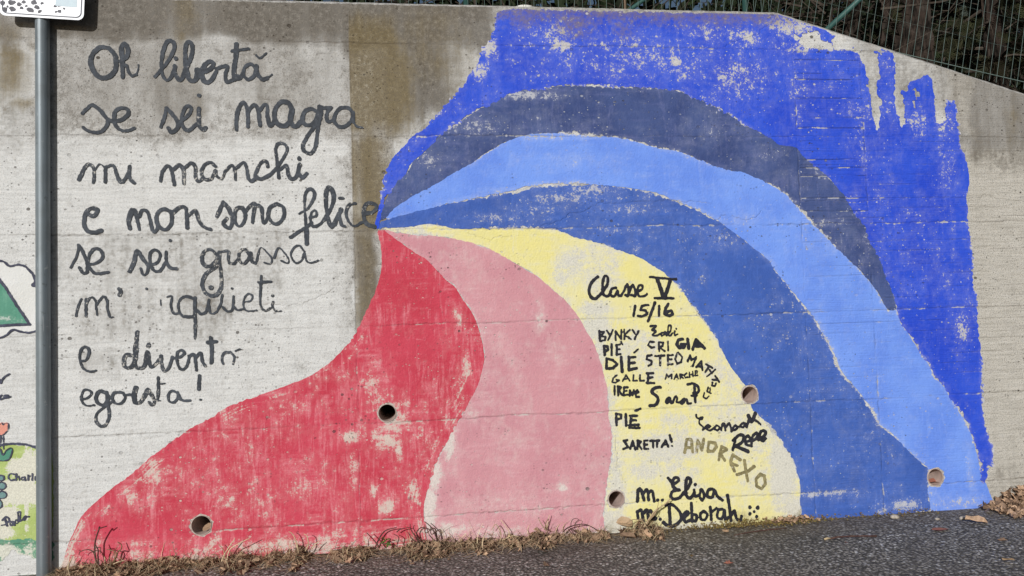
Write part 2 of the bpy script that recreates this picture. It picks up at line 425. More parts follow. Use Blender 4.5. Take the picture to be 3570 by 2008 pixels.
dk *= 1-.6*blobs(X, Z, [(1620, 300, .22, .3, 1), (1530, 430, .2, .12, .9), (560, 470, .5, .05, .6)])
br = rects(X, Z, [(1100, 40, 1420, 470, 85, 1.15), (1100, 450, 1370, 820, 60, .95), (1375, 0, 1660, 300, 90, .5), (1180, 380, 1420, 500, 40, .7), (1180, 780, 1340, 1180, 40, .6), (590, -50, 690, 160, 40, .5), (1000, -50, 1100, 110, 40, .4)])
br = np.maximum(br, blobs(X, Z, [(20, 240, .10, .16, .95), (90, 340, .08, .05, .9), (15, 90, .08, .1, .7), (100, 160, .05, .08, .6), (3530, 420, .05, .2, .4), (660, 280, .06, .3, .4), (2000, 1830, .5, .03, .5)]))
ww = rects(X, Z, [(-200, 470, 1226, 2100, 90, .84), (130, 130, 1226, 480, 60, .22), (880, 600, 1226, 1180, 80, .85), (1050, 90, 1226, 420, 40, .4), (-200, 1170, 1300, 2100, 60, .75), (-200, 120, 130, 600, 60, .75), (620, 470, 1226, 570, 40, .85), (640, 100, 900, 480, 60, .45), (150, 480, 420, 560, 50, .5), (1540, 200, 1800, 600, 60, .52),
    (1230, 60, 3400, 2000, 30, .62), (1380, 400, 1800, 600, 40, .62), (-200, 1330, 700, 2100, 40, .95)])
ww *= 1-.75*rects(X, Z, [(1226, -50, 1400, 1160, 10, 1), (1400, -50, 1560, 380, 50, .9)])
ww = np.maximum(ww, blobs(X, Z, [(470, 900, .3, .05, .5), (620, 855, .04, .08, .9), (760, 1130, .16, .05, .9), (1240, 720, .05, .08, .9), (1240, 1050, .04, .09, 1.0), (400, 940, .03, .02, .9), (850, 960, .08, .12, .9), (3000, 160, .3, .1, .55)]))
lt = rects(X, Z, [(3300, 520, 3900, 2100, 60, .75), (2760, 100, 2960, 180, 20, .8), (2980, 180, 3400, 480, 30, .6), (1390, 400, 1800, 620, 40, .55), (1500, 180, 1800, 500, 40, .5)])
br *= sstep(JX[0]-.012, JX[0]-.004, X0)+blobs(X, Z, [(30, 300, .4, 1, 1), (640, 200, .3, 1, 1)])
X, Z = X0, Z0
tf = top_z(X)-.016 - Z - (fbm(X, Z, 40, seed=9)-.5)*.008
F = np.minimum(tf, hole_field(X, Z, .006)); F = np.minimum(F, Z+.08); F = np.minimum(F, np.minimum(X+2.39, 4.19-X))
G = groove_field(X, Z)
MW = concrete_mat()
wall = grid_mesh('concrete_wall', F, X, Z, 0.0, dict(dk=dk, br=br, ww=ww, lt=lt, groove=G, plank=plank_field(X, Z)), MW)
tag(wall, 'long grey concrete retaining wall with a painted rainbow mural and handwriting', 'wall')
# the body of the wall behind its face, its chamfered rim, and its run beyond the picture
mb = MB(); TH = .32
xs = [-9, -2.39, -1.5, -.5, .5, 1.5, BX, 3.0, 4.19, 8.5]
rim = [-2.39+i*.03 for i in range(int((4.19+2.39)/.03)+1)]+[4.19]
zj = {x: (random.random()-.5)*.007 for x in rim}
V = []; Fc = []
for x in rim:
    z = float(top_z(S(x)))
    V += [(x, .0005, z-.024), (x, .001, z-.015+zj[x]), (x, .016, z+zj[x]*.4), (x, TH, z)]
for i in range(len(rim)-1):
    a = i*4
    for k in range(3): Fc.append((a+k, a+4+k, a+5+k, a+1+k))
mb.add(V, Fc)
for x0, x1 in ((-9, -2.39), (4.19, 8.5)):
    za, zb = float(top_z(S(x0))), float(top_z(S(x1)))
    mb.add([(x0, 0, -.1), (x1, 0, -.1), (x1, 0, zb), (x0, 0, za), (x0, TH, -.1), (x1, TH, -.1), (x1, TH, zb), (x0, TH, za)], [(0, 1, 2, 3), (3, 2, 6, 7), (4, 7, 6, 5), (0, 3, 7, 4), (1, 5, 6, 2)])
mb.build('wall_body', MW, wall)

# ------------------------------------------------------------------ mural bands
cA = 'B1 2415 105 2385 250 2340 380 2255 500 2200 660 2090 820 2040 880 1930 1000 1850 1110 1780 1185 1660 1300 1560 1370 1500 1440 B2 1400 110 1330 230 1280 350 1255 460 1235 600 1215 700 1200 790 1205 830 1225 855'
cT = 'B1 2415 105 2576 95 C1 150 85 300 95 600 100 1200 112 1600 130 2100 118 2400 122 D1 0 95 100 108 180 125 300 175 450 235 600 300 690 362 655 410 690 488 760 492 850 490 868 445 885 510 1150 512 1150 495 1210 500 1265 530 1285 700 1290 850 1380 900 1440 820 1500 800 1560 770 1610 745 1650 800 1660 900 1690 1010 1890 1000 1905 1100 1915 1200 1935 1300 1950 1440 D2 1960 60 1990 160 2010 300 2020 450 1995 540 2000 600 2010 750 2030 870 2050 960 2060 1100 2075 1250 2085 1380 2075 1440 D3 2095 60 2105 100 2100 200 2110 350 2130 500 2140 650 2160 800 2165 950 2165 1080 2175 1200 2185 1320 2220 1440 D4 2255 120 2280 230 2280 320 2260 365 2215 370 2220 470 2190 490 2165 520 2140 500'
cB = 'B2 1240 770 1290 600 1350 490 1420 380 1500 290 1560 190 1650 110 1760 10 B1 1850 1350 1950 1280 2080 1200 2200 1120 2350 1040 2450 980 2560 930 C1 150 905 350 890 500 865 700 860 1000 870 1200 880 1500 890 1620 900 1750 940 1830 990 1950 1030 2050 1080 2150 1130 2250 1200 2400 1290 2576 1370 D2 130 10 230 20 310 40 370 120 470 210 560 280 640 360 700 430 770 500 820 590 870 690 930 760 975 810 1000 870 1030 960 1080 1060 1130 1140 1165 1240 1190 1330 1240 1440 D3 1270 90 1290 160 1300 215'
cB2 = 'D3 1300 222 1320 300 1340 370 1400 450 1450 520 1500 590 1550 690 1620 780 1660 880 1720 950 1790 1030 1830 1100 1900 1190 1950 1280 1990 1350 2030 1440 D4 2070 110 2100 220 2130 330 2145 420 2140 500'
cC = 'B2 1245 770 1300 740 1380 650 1480 580 1560 520 1700 450 1850 370 2000 270 2150 190 2250 120 2400 30 2540 -40 C1 100 1350 250 1325 400 1320 600 1335 850 1360 1000 1365 1130 1390 1250 1420 C2 1290 0 1400 30 1550 55 1680 75 1800 120 1900 165 2050 230 2200 270 2330 290 2450 340 2576 410 D2 100 450 200 520 270 590 340 660 390 720 450 790 510 850 570 910 640 970 700 1040 770 1100 850 1180 920 1240 980 1310 1050 1390 1090 1440 D3 1130 60 1160 140 1220 225 1240 235 1300 215'
cD = 'B2 1245 772 1400 730 1560 690 1800 630 2000 590 2250 530 2400 500 2576 480 C2 200 430 400 410 600 400 800 405 1000 420 1200 440 1400 480 1500 520 1590 560 1700 600 1850 660 2000 740 2100 790 2200 860 2320 950 2450 1060 2576 1160 D2 60 1230 120 1310 180 1380 230 1440 D3 290 70 350 140 420 230 480 310 530 400 590 510 640 590 680 680 720 790 780 880 860 970 920 1040 980 1120 1040 1190 1090 1290 1130 1370 1220 1448 D4 1300 80 1400 170 1500 270 1600 360 1610 420 1610 560 1630 660 1640 760 1640 800'
cE = 'D4 1800 805 2050 785 2275 765 2260 700 2220 600 2190 520 2140 500'
cF = 'B2 1225 855 1400 840 1600 815 1750 800 1900 820 2000 840 2300 850 2540 850 C2 200 850 350 855 500 880 600 910 750 960 900 1000 1100 1070 1290 1130 1400 1200 1500 1270 1580 1340 1680 1440 C3 1750 100 1850 240 1950 380 2050 520 2130 670 2200 800 2280 910 2340 980 2390 1090 2410 1210 2480 1290 2576 1400 D4 50 0 130 90 200 190 260 280 300 400 330 500 340 620 345 760 355 885'
cG = 'D4 600 880 1000 855 1300 840 1640 800'
cH = 'B2 1290 862 1400 890 1600 910 1900 935 2100 980 2300 1040 2400 1090 2540 1160 C2 130 1240 270 1330 400 1440 C3 500 90 600 200 680 300 760 450 840 600 890 740 930 880 960 1000 975 1120 985 1300 1010 1448 C4 1015 100 1000 300 975 450 950 600 940 740 930 850 940 950 980 1040'
cI = 'B2 1290 865 1400 950 1500 1020 1600 1090 1700 1160 1780 1230 1850 1300 1930 1380 2000 1440 B3 2080 130 2160 250 2210 370 2250 500 2275 640 2280 740 2250 880 2210 1000 2150 1120 2080 1250 2020 1350 1960 1448 B4 1880 170 1800 330 1750 470 1700 650 1680 780 1690 900 1720 1050 1730 1130'
cJ = 'B2 1225 865 1230 940 1250 1020 1255 1150 1245 1280 1215 1400 B3 1180 100 1130 230 1080 320 1010 450 930 560 830 670 730 760 600 850 430 945 250 1010 80 1070 0 1105 A3 2400 1150 2250 1220 2150 1280 1950 1380 1850 1440 A4 1720 90 1620 180 1480 270 1380 370 1250 480 1120 570 1000 680 880 790 800 890 740 1000 700 1080 660 1180 630 1300 595 1470'
W = onwall
CV = {k: smooth(W(v), 3) for k, v in dict(A=cA, B=cB, B2=cB2, C=cC, D=cD, E=cE, F=cF, G=cG, H=cH, I=cI, J=cJ).items()}
CV['T'] = W(cT)
rv = lambda a: a[::-1]
BAND = {
 'bright': np.vstack([CV['A'], CV['B'], CV['B2'], rv(CV['T'])]),
 'navy': np.vstack([CV['B'], rv(CV['C'])]),
 'light': np.vstack([CV['D'], CV['E'], rv(CV['B2']), rv(CV['C'])]),
 'mid': np.vstack([CV['F'], CV['G'], rv(CV['D'])]),
 'yellow': np.vstack([CV['H'], W('C4 1500 1015 2000 975 2576 935 D4 100 915'), rv(CV['F'])]),
 'pink': np.vstack([CV['I'], W('B4 2000 1160 2576 1150 C4 500 1080'), rv(CV['H'])]),
 'red': np.vstack([CV['J'], W('A4 1500 1480 2300 1420 B4 700 1250'), rv(CV['I'])]),
}
PEEL = ['D1 360 340 440 325 515 320 525 380 570 405 610 390 640 440 655 495 560 490 480 495 400 490 375 450 340 420',
 'D1 940 505 1130 505 1125 600 1130 700 1140 780 1120 880 1110 930 1135 1000 1130 1080 1145 1120 1125 1280 1095 1290 1080 1180 1060 1060 1050 950 1020 850 1000 750 985 650 950 590 935 540',
 'D1 1270 830 1400 830 1410 900 1330 890 1375 960 1385 1050 1372 1150 1340 1160 1310 1130 1295 1000', 'D1 1680 1000 1800 1000 1790 1130 1795 1210 1760 1240 1700 1225 1695 1100',
 'D1 1460 850 1510 850 1520 960 1500 1010 1470 950', 'D1 1720 1270 1770 1270 1750 1310', 'D1 1470 1010 1500 1090 1475 1085', 'D1 1330 1190 1390 1190 1370 1270 1330 1280', 'D1 270 330 290 340 330 380 300 385']
PEEL = [W(p) for p in PEEL]
WEARS = {
 'bright': [(1940, 120, .22, .14, .72), (1960, 160, .10, .04, .95), (2330, 230, .3, .16, .64), (2355, 215, .05, .05, 1.05), (2200, 190, .9, .22, .6), (2500, 110, .4, .12, .6), (2570, 270, .3, .2, .7), (2600, 130, .2, .08, .8), (1880, 250, .25, .12, .5), (2440, 350, .3, .1, .55), (2760, 90, .25, .1, .9),
    (1700, 170, .07, .1, .9), (1670, 250, .06, .1, .8), (1560, 370, .08, .06, .6), (2780, 300, .1, .3, .6), (2760, 170, .2, .05, .8), (3050, 380, .35, .12, .55), (3200, 430, .1, .12, .8), (3290, 420, .1, .1, .75), (3300, 560, .1, .3, .6), (3320, 800, .03, .5, .5), (3010, 500, .04, .5, .55), (3350, 1150, .06, .15, .85), (3320, 980, .3, .12, .45), (3000, 1700, .1, .05, .8), (3100, 240, .2, .2, .45)],
 'navy': [(1640, 440, .3, .08, .75), (1830, 330, .3, .05, .9), (1500, 560, .15, .1, .7), (2480, 460, .25, .12, .5), (2680, 540, .12, .06, .6), (2860, 590, .1, .08, .75), (2300, 310, .4, .03, .5), (2870, 780, .1, .03, .9), (3020, 840, .03, .1, .7)],
 'light': [(1900, 480, .3, .02, .7), (2000, 560, .4, .06, .4), (2950, 780, .3, .05, .55), (2900, 840, .2, .1, .4), (3330, 1750, .2, .06, .7), (3230, 1700, .06, .1, .7), (2570, 770, .2, .05, .5), (3380, 1650, .03, .2, .6)],
 'mid': [(1960, 690, .3, .06, .75), (1730, 760, .3, .05, .65), (1860, 730, .2, .06, .7), (2190, 730, .3, .06, .62), (2060, 660, .2, .06, .8), (2150, 800, .3, .06, .6), (2520, 830, .25, .08, .6), (3160, 1760, .14, .05, 1.05), (3070, 1770, .06, .06, .7), (2870, 1720, .3, .03, .8), (2950, 1220, .1, .25, .5), (2100, 700, .5, .1, .5)],
 'yellow': [(2000, 920, .12, .12, .9), (2070, 1080, .12, .06, 1.05), (2080, 1140, .12, .09, 1.1), (1960, 960, .08, .1, .7), (2340, 1560, .3, .12, .95), (2250, 1640, .2, .08, .8), (2150, 1700, .08, .3, .9), (2730, 1640, .1, .28, 1.25), (2770, 1780, .1, .1, 1.2), (2130, 1830, .12, .12, 1.2), (2130, 1480, .06, .4, .7), (2400, 1840, .3, .04, .9), (2350, 1250, .1, .06, .6), (2350, 1460, .15, .06, .8), (2650, 1660, .2, .2, .6), (2090, 1200, .05, .3, .9), (2560, 1430, .2, .05, .7)],
 'pink': [(1560, 1530, .05, .12, 1.3), (1510, 1640, .05, .15, 1.25), (1490, 1760, .06, .15, 1.3), (1560, 1850, .2, .06, .9), (1720, 1860, .3, .05, .75), (1880, 1110, .04, .1, .7), (1930, 1220, .06, .1, .5), (1960, 1700, .05, .03, .9), (1640, 1440, .06, .05, .7), (1800, 1760, .5, .1, .45), (2050, 1860, .2, .04, .9)],
 'red': [(1350, 1420, .15, .12, .85), (1380, 1470, .13, .1, .95), (1290, 1330, .1, .15, .7), (1340, 1530, .12, .12, .9), (1230, 1650, .04, .12, 1.0), (1220, 1520, .08, .05, 1.0), (1350, 1770, .06, .06, 1.15), (1300, 1710, .04, .05, 1.0), (1390, 1570, .025, .08, 1.15), (1440, 1720, .06, .12, .9), (1600, 1370, .05, .14, 1.0), (1590, 1400, .06, .05, 1.1), (1630, 1280, .04, .12, .9), (1600, 1110, .04, .1, .8), (1500, 1620, .12, .3, .55),
    (1050, 1420, .3, .06, .6), (1020, 1690, .3, .1, .65), (780, 1740, .1, .14, .8), (520, 1650, .12, .2, .75), (450, 1730, .06, .06, .9), (700, 1640, .25, .2, .55), (820, 1800, .25, .06, .6), (500, 1950, .2, .08, .95), (930, 1900, .4, .06, .95), (700, 1970, .3, .08, .95), (1250, 1920, .3, .05, 1.0), (1150, 1780, .6, .1, .4), (900, 1500, .4, .1, .45), (1200, 1080, .05, .1, .6), (1560, 930, .1, .1, .35), (500, 1900, .2, .04, .7)]}
PM = {
 'bright': paint_mat('bright_blue_paint', lin(42, 75, 205), lin(52, 88, 216), lin(206, 204, 204), -.018, .12, lin(110, 122, 215), dirt=lin(128, 112, 100)),
 'navy': paint_mat('navy_paint', lin(58, 74, 124), lin(75, 92, 142), lin(192, 194, 204), -.04, .2, lin(108, 116, 165)),
 'light': paint_mat('light_blue_paint', lin(106, 144, 235), lin(122, 160, 244), lin(208, 206, 204), -.03, .2, lin(146, 176, 245), chips=.01, fade=.16),
 'mid': paint_mat('mid_blue_paint', lin(62, 94, 172), lin(70, 104, 186), lin(192, 194, 206), -.02, .2, lin(84, 120, 208)),
 'yellow': paint_mat('pale_yellow_paint', lin(234, 224, 148), lin(232, 224, 166), lin(222, 219, 206), .02, .3, lin(230, 226, 196), dirt=lin(150, 140, 110), soft=-.1, chips=-.01, gain=.32, streak=.2, fade=.46),
 'pink': paint_mat('pink_paint', lin(211, 153, 161), lin(204, 143, 153), lin(226, 214, 208), -.01, .16, lin(226, 182, 188), soft=-.05, chips=-.02, cross=.4, gain=.28, streak=.3, fade=.34),
 'red': paint_mat('red_paint', lin(196, 62, 80), lin(205, 73, 92), lin(220, 200, 190), .0, .34, lin(222, 132, 142), soft=-.05, chips=.0, cross=.75, gain=.27, streak=.6, fade=.14),
}
LAB = {'bright': 'bright cobalt blue outermost band, flaking at the top and right', 'navy': 'dark navy blue arch', 'light': 'light blue arch between navy and mid blue',
       'mid': 'mid blue arch around the yellow', 'yellow': 'pale yellow band carrying small black names', 'pink': 'dusty pink band', 'red': 'worn red band sweeping to the lower left'}
EDGE = {'bright': (.003, .016), 'navy': (.004, .016), 'light': (.002, .009), 'mid': (.004, .014), 'yellow': (.001, .012), 'pink': (.001, .007), 'red': (.0, .008)}
for li, k in enumerate(('yellow', 'pink', 'red', 'mid', 'light', 'navy', 'bright')):
    p = BAND[k]; m = .04
    X, Z = grid(p[:, 0].min()-m, p[:, 0].max()+m, max(-.04, p[:, 1].min()-m), p[:, 1].max()+m, .005)
    sd = coarse_sdf(X, Z, p)
    if k == 'bright':
        for q in PEEL:
            mm = (X > q[:, 0].min()-.05) & (X < q[:, 0].max()+.05) & (Z > q[:, 1].min()-.05) & (Z < q[:, 1].max()+.05)
            if mm.any():
                t = sd[mm]; sd[mm] = np.minimum(t, -poly_sdf(X[mm], Z[mm], q)+(fbm(X[mm], Z[mm], 28, 22, seed=8, o=4)-.5)*.06)
    ins, amp = EDGE[k]
    rough = sstep(.35, .7, fbm(X, Z, 2.5, seed=li+3, o=2))
    nz = (fbm(X, Z, 55, seed=li*7+1, o=4)-.5)*2*amp*(.35+1.3*rough) + (fbm(X, Z, 9, seed=li*5+2, o=2)-.5)*.012
    F = sd - ins*(-.9+2.6*rough) + nz
    F = np.minimum(F, hole_field(X, Z, .007)); F = np.minimum(F, Z+.02); F = np.minimum(F, top_z(X)-.02-Z)
    wr = blobs(X, Z, WEARS[k])
    e = np.clip(1-sd/.035, 0, 1)
    wr = np.maximum(wr, e*(.15+.7*rough)*(1.0 if k not in ('pink', 'red') else .5))
    if k in ('bright', 'navy', 'mid'): wr = np.maximum(wr, .36*sstep(.4, .6, fbm(X, Z, 3.5, seed=50+li, o=3)))
    if k == 'red': wr = np.maximum(wr*.88, (.46*sstep(.42, .68, fbm(X, Z, 9, 6, seed=50+li, o=4))+.35*sstep(.16, .02, Z))*sstep(1.45, .9, Z)); wr *= .5+.95*fbm(X, Z, 20, 11, seed=58, o=3)
    if k == 'pink': wr = np.maximum(wr, .3*sstep(.48, .66, fbm(X, Z, 5, 2.5, seed=50+li, o=3)))
    if k == 'yellow': wr = np.maximum(wr, .62*sstep(.42, .62, fbm(X, Z, 4, seed=50+li, o=3)))
    GF = groove_field(X, Z); wr = np.maximum(wr, 1.5*GF*sstep(.4, .75, vnoise(X, Z, 24, seed=li)))
    dirt = np.zeros(X.shape)
    if k == 'bright': dirt = np.maximum(sstep(.22, .0, top_z(X)-Z)*.75*(X < BX), blobs(X, Z, [(2000, 80, .18, .14, .7), (2170, 90, .12, .12, .6), (2300, 60, .5, .05, .6), (1830, 70, .12, .08, .7), (2740, 70, .2, .08, .6)]))
    if k == 'yellow': dirt = sstep(.22, .0, Z)*.45 + .2*sstep(.5, .7, fbm(X, Z, 9, seed=77, o=3))
    o = grid_mesh('painted_band', F, X, Z, -.0012-.0003*li, dict(wear=wr, groove=GF, plank=plank_field(X, Z), dirt=dirt, edge=np.clip(sd, 0, .5)), PM[k], wall)
    o['label'] = LAB[k]

# ------------------------------------------------------------------ handwriting
# (label, ink, fade, smooth, tile, strokes): strokes are tile pixels, "w" sets the brush width
TEXT = [
('"Oh libertà", top line of the black handwritten poem', 'poem', .0, 1, 'A1', 'w44 1085 480 1000 475 930 540 905 620 930 700 970 755 1030 780 1100 760 1150 700 1160 610 1140 540 1085 480; w38 1215 560 1210 480 1245 440 1278 500 1262 570 1205 615; w40 1215 480 1222 620 1228 770; w30 1235 660 1265 655 1285 720 1320 760 1360 745; w16 1360 745 1380 690 1382 645; '
 'w40 1550 765 1600 710 1680 610 1735 500 1735 430 1690 410 1650 450 1620 560 1610 660 1625 750 1660 800 1710 770 1740 690; w44 1745 660 1745 730 1785 800 1820 780 1850 700; w48 1757 585; w44 1850 700 1910 560 1920 470 1890 420 1855 460 1850 600 1870 740 1900 805 1950 800 1970 740 1965 700 2000 710; w42 2000 715 2060 710 2110 680 2130 640 2100 615 2050 640 2015 720 2030 800 2070 825 2120 790 2160 710; '
 'w42 2160 690 2200 672 2270 665 2250 740 2260 815 2320 800 2380 760; w50 2360 440 2355 560 2335 700 2340 790; w42 2340 790 2390 780 2420 740; w34 2315 510 2480 490; w36 2550 680 2500 640 2440 680 2430 750 2480 795 2540 750 2562 670; w40 2557 660 2570 740 2617 795 2667 780; w24 2667 780 2715 745; w24 2557 555 2600 580 2657 530'),
('"se sei magra", second line of the black poem', 'poem', .05, 1, 'A1', 'w30 825 1130 870 1085 930 1050 1000 1100 1065 1180 1075 1240 1030 1300 970 1325 890 1310 835 1275; w36 930 1050 1000 1100 1065 1180 1130 1210 1220 1195 1280 1140 1275 1095 1210 1080 1155 1110 1140 1190 1155 1250 1210 1300 1280 1305 1340 1280; '
 'w34 1605 1270 1640 1180 1660 1080; w40 1660 1080 1720 1140 1775 1220 1770 1280 1710 1320 1680 1280; w34 1775 1220 1850 1180 1905 1110 1900 1065 1860 1065 1825 1130 1810 1220 1850 1290 1900 1295 1960 1240; w36 1985 1080 1985 1180 1990 1260 2030 1295 2055 1275; w40 1988 955; '
 'w32 2360 1300 2360 1200 2380 1090 2430 1020 2470 1100 2475 1270; w36 2475 1110 2530 1050 2570 1080 2595 1250; w36 2585 1110 2640 1045 2668 1070 2668 1150 2695 1255 2740 1210; w44 2917 1100 2877 1030 2807 1020 2752 1080 2737 1170 2777 1240 2847 1255 2897 1200 2917 1090 2897 1180 2917 1250 2957 1260 2997 1220; '
 'w38 3157 1110 3107 1085 3037 1120 3017 1200 3047 1245 3107 1245 3157 1180 3185 1070; w40 3187 1060 3182 1200 3167 1320 3152 1448 3117 1520 3077 1530 3032 1500 3027 1440 3087 1330 3157 1240 3197 1170 3207 1070; w36 3197 1080 3307 1075; w36 3307 1075 3262 1130 3267 1210 3317 1200 3347 1150; w40 3517 1130 3477 1080 3397 1080 3347 1140 3337 1210 3377 1260 3447 1260 3507 1200 3522 1120 3527 1220; w26 3527 1220 3557 1260 3617 1275'),
('"mi manchi", third line of the black poem', 'poem', .18, 1, 'A2', 'w32 790 360 850 240 900 210 940 270 935 390; w22 950 265 990 210 1030 225 1055 260; w36 1055 240 1050 385; w34 1060 235 1130 220 1160 290 1190 370 1230 380 1280 300; w34 1295 230 1290 330 1320 380 1345 395; w26 1605 375 1620 290 1670 225 1710 260 1740 410; w28 1720 270 1790 215 1830 270 1835 400; w26 1840 250 1910 195 1950 240 1950 330 1980 380 2010 360; '
 'w26 2150 230 2100 190 2040 220 2010 290 2040 355 2110 350 2150 270 2155 320 2210 355 2240 300; w28 2240 290 2310 220 2340 260 2350 365; w30 2355 250 2430 190 2460 240 2480 350 2520 375 2560 330; w30 2672 230 2657 180 2607 190 2567 260 2547 330 2607 355 2697 310 2767 240; w32 2767 240 2837 130 2867 50 2827 0 2767 10 2752 80 2767 200 2782 340; w32 2797 260 2857 220 2877 310 2907 355 2957 330 2987 240; w30 2987 210 2977 280 3017 345 3062 300; w42 2987 150'),
('"e non sono felice", fourth line reaching the rainbow', 'poem', .12, 1, 'A2', 'w34 870 700 930 725 970 690 970 655 910 650 860 690 840 770 850 840 890 880 950 890 1010 870; w42 1300 850 1285 770 1320 670; w30 1320 670 1350 680 1390 860; w32 1390 730 1420 670 1470 680 1500 770 1520 860 1550 880 1580 830; w38 1700 680 1640 655 1580 690 1560 770 1600 840 1660 860 1710 800 1715 720 1700 680; w40 1730 690 1790 640 1850 640 1865 740 1870 840; w38 1880 720 1950 670 1980 760 2030 830 2100 860; '
 'w38 2165 730 2225 590; w44 2225 590 2280 650 2320 740; w36 2320 740 2310 820 2280 845 2230 800 2260 750; w36 2420 640 2360 650 2340 740 2370 820 2420 810 2450 720 2420 640; w34 2450 680 2490 630 2540 600 2530 700 2520 790; w34 2540 610 2607 640 2617 740 2637 800 2677 730; w38 2747 610 2697 640 2677 720 2717 790 2777 800 2832 730 2827 640 2767 605; '
 'w26 2987 700 3067 650 3127 560 3137 490 3097 455 3052 490 3037 600 3047 750 3057 880; w40 3057 860 3062 1000; w28 2897 940 2987 880 3067 830 3107 790; w22 3092 740 3157 720 3147 670 3107 690 3097 770 3127 830 3187 810 3237 760; w40 3237 760 3307 640 3332 520 3292 440 3257 480 3252 600 3277 760 3307 830 3347 780; w46 3402 660 3340 800; w34 3402 660 3387 720 3407 810 3447 830; w36 3390 547 3422 547; '
 'w30 3547 600 3487 610 3452 690 3477 780 3537 825 3607 790; w36 3627 700 3707 690 3757 650 3737 605 3667 600 3632 650 3632 750 3667 810 3740 832'),
('"se sei grassa", fifth line of the black poem', 'poem', .16, 1, 'A2', 'w22 705 1240 770 1120 785 1015; w28 785 1015 830 1090 870 1200 870 1280 830 1290 795 1240; w26 880 1210 960 1195 1025 1140 1010 1070 950 1050 900 1100 880 1190 910 1260 970 1300 1080 1285; w38 1295 1280 1340 1180 1365 1075 1420 1140 1480 1220; w28 1480 1220 1470 1290 1430 1310 1405 1250; w30 1490 1210 1570 1190 1600 1110 1550 1060 1500 1100 1500 1200 1540 1270 1600 1270 1650 1190; w32 1660 1080 1660 1170 1700 1240 1760 1250; w40 1700 970; '
 'w30 2160 1110 2110 1060 2050 1070 2015 1140 2040 1215 2110 1220 2160 1150 2190 1080 2195 1200 2210 1350 2205 1448 2160 1511 2110 1521 2050 1491 2020 1425 2020 1380 2060 1300 2150 1240 2180 1190; w44 2105 1440; w28 2190 1085 2240 1075 2280 1080 2280 1180 2330 1200 2380 1150; w28 2490 1110 2440 1055 2390 1090 2385 1160 2430 1200 2480 1150 2500 1090 2510 1170 2550 1195; '
 'w15 2557 1190 2597 1040 2657 1080 2712 1150 2697 1200 2637 1190; w22 2737 1140 2777 1040 2837 1090 2882 1160 2867 1195 2807 1170; w26 3037 1080 2987 1020 2927 1050 2902 1120 2947 1190 3007 1170 3037 1090 3057 1170 3107 1190 3177 1170'),
('"m\' inquieti", faded sixth line of the poem', 'poem', .11, 1, 'A3', 'w16 760 290 780 200 815 120; w22 858 295 860 120; w18 860 180 900 110 950 130 970 280; w24 965 180 1030 95 1070 140 1075 220 1100 300 1130 300; w26 1190 20 1205 50 1195 85; w28 1465 20; w14 1605 130 1605 190; w24 1670 100 1715 95 1705 180 1730 260 1775 265; w26 1930 120 1870 95 1800 120 1780 200 1810 280 1880 300 1950 290; w26 1945 110 1945 250 1950 400 1945 520; w22 1960 230 2010 270 2060 240 2085 130; w20 2085 180 2100 260 2150 260 2200 180 2220 80; w20 2220 200 2270 245 2320 220 2330 90; w20 2330 190 2370 230 2430 220; w26 2315 15; w18 2430 150 2500 140 2520 90 2480 70 2440 110 2430 200 2470 240 2560 235; '
 'w22 2607 -111 2602 17 2597 120 2607 200 2647 240 2697 210; w22 2577 -46 2702 -51; w22 2727 150 2717 190 2747 240 2807 240; w28 2722 90'),
('"e divento", seventh line of the black poem', 'poem', .13, 1, 'A3', 'w20 800 740 860 730 890 660 880 610 830 605 800 660 800 740 830 810 890 845 960 835; w38 1310 680 1260 680 1235 740 1250 800 1310 800 1350 720 1360 560; w42 1372 450 1350 620; w36 1350 600 1345 760 1380 810 1440 790 1470 650; w34 1482 580 1480 590; w30 1475 650 1490 760 1520 800 1590 730; w30 1610 690 1610 760 1640 840 1690 800 1720 700; w26 1730 710 1800 700 1840 660 1810 630 1770 660 1770 760 1810 825 1860 800 1890 700; w28 1890 690 1940 680 1960 830; w28 1960 700 2000 660 2020 740 2050 790; w32 2105 510 2115 640 2110 760; w30 2075 555 2160 545; w24 2300 650 2240 660 2215 720 2230 770; w22 2300 650 2340 700 2325 770; w20 2350 640 2395 620'),
('"egoista!", last line of the black poem', 'poem', .16, 1, 'A3', 'w20 820 1120 880 1105 915 1060 890 1030 840 1030 815 1090 825 1150 870 1185 940 1180; w30 1060 1060 1000 1040 960 1090 970 1150 1030 1180 1080 1120 1060 1050; w24 1065 1060 1080 1180 1090 1290 1060 1370 1010 1390 960 1340 970 1260 1040 1200 1110 1150; w22 1200 1050 1140 1060 1120 1110 1150 1160 1210 1160 1250 1110 1230 1060 1200 1050; w22 1240 1080 1320 1075; w40 1355 1010 1340 1080 1350 1150 1400 1150 1440 1090 1475 1030; w30 1475 1030 1520 1090 1540 1150 1520 1180 1490 1150; w26 1580 900 1580 1050 1570 1130; w14 1580 970 1645 960; w12 1560 1130 1600 1135; w24 1770 1060 1720 1035 1680 1080 1690 1140 1740 1150 1780 1090 1770 1050 1800 1120; w18 1800 1120 1850 1135 1900 1135; w34 1990 885 1985 1020; w34 2003 1125'),
('"Classe V" in black at the top of the yellow band', 'name', -.05, 1, 'C3', 'w34 870 -100 820 -60 785 0 785 60 810 110 850 115 910 60; w32 910 60 960 -20 970 -90 940 -110 920 -60 915 20 930 80 970 90 1000 50; w30 1050 10 1010 20 990 70 1030 95 1065 40 1070 80 1100 90; w26 1100 90 1130 40 1160 -25 1175 30 1170 90 1140 80; w26 1180 60 1215 -20 1240 40 1240 90 1200 80; w26 1260 50 1310 20 1310 -15 1280 -15 1265 30 1280 90 1330 90 1360 70; w28 1390 -100 1520 -85 1650 -75; w46 1460 -80 1520 90; w40 1590 -60 1540 90; w28 1435 112 1620 115'),
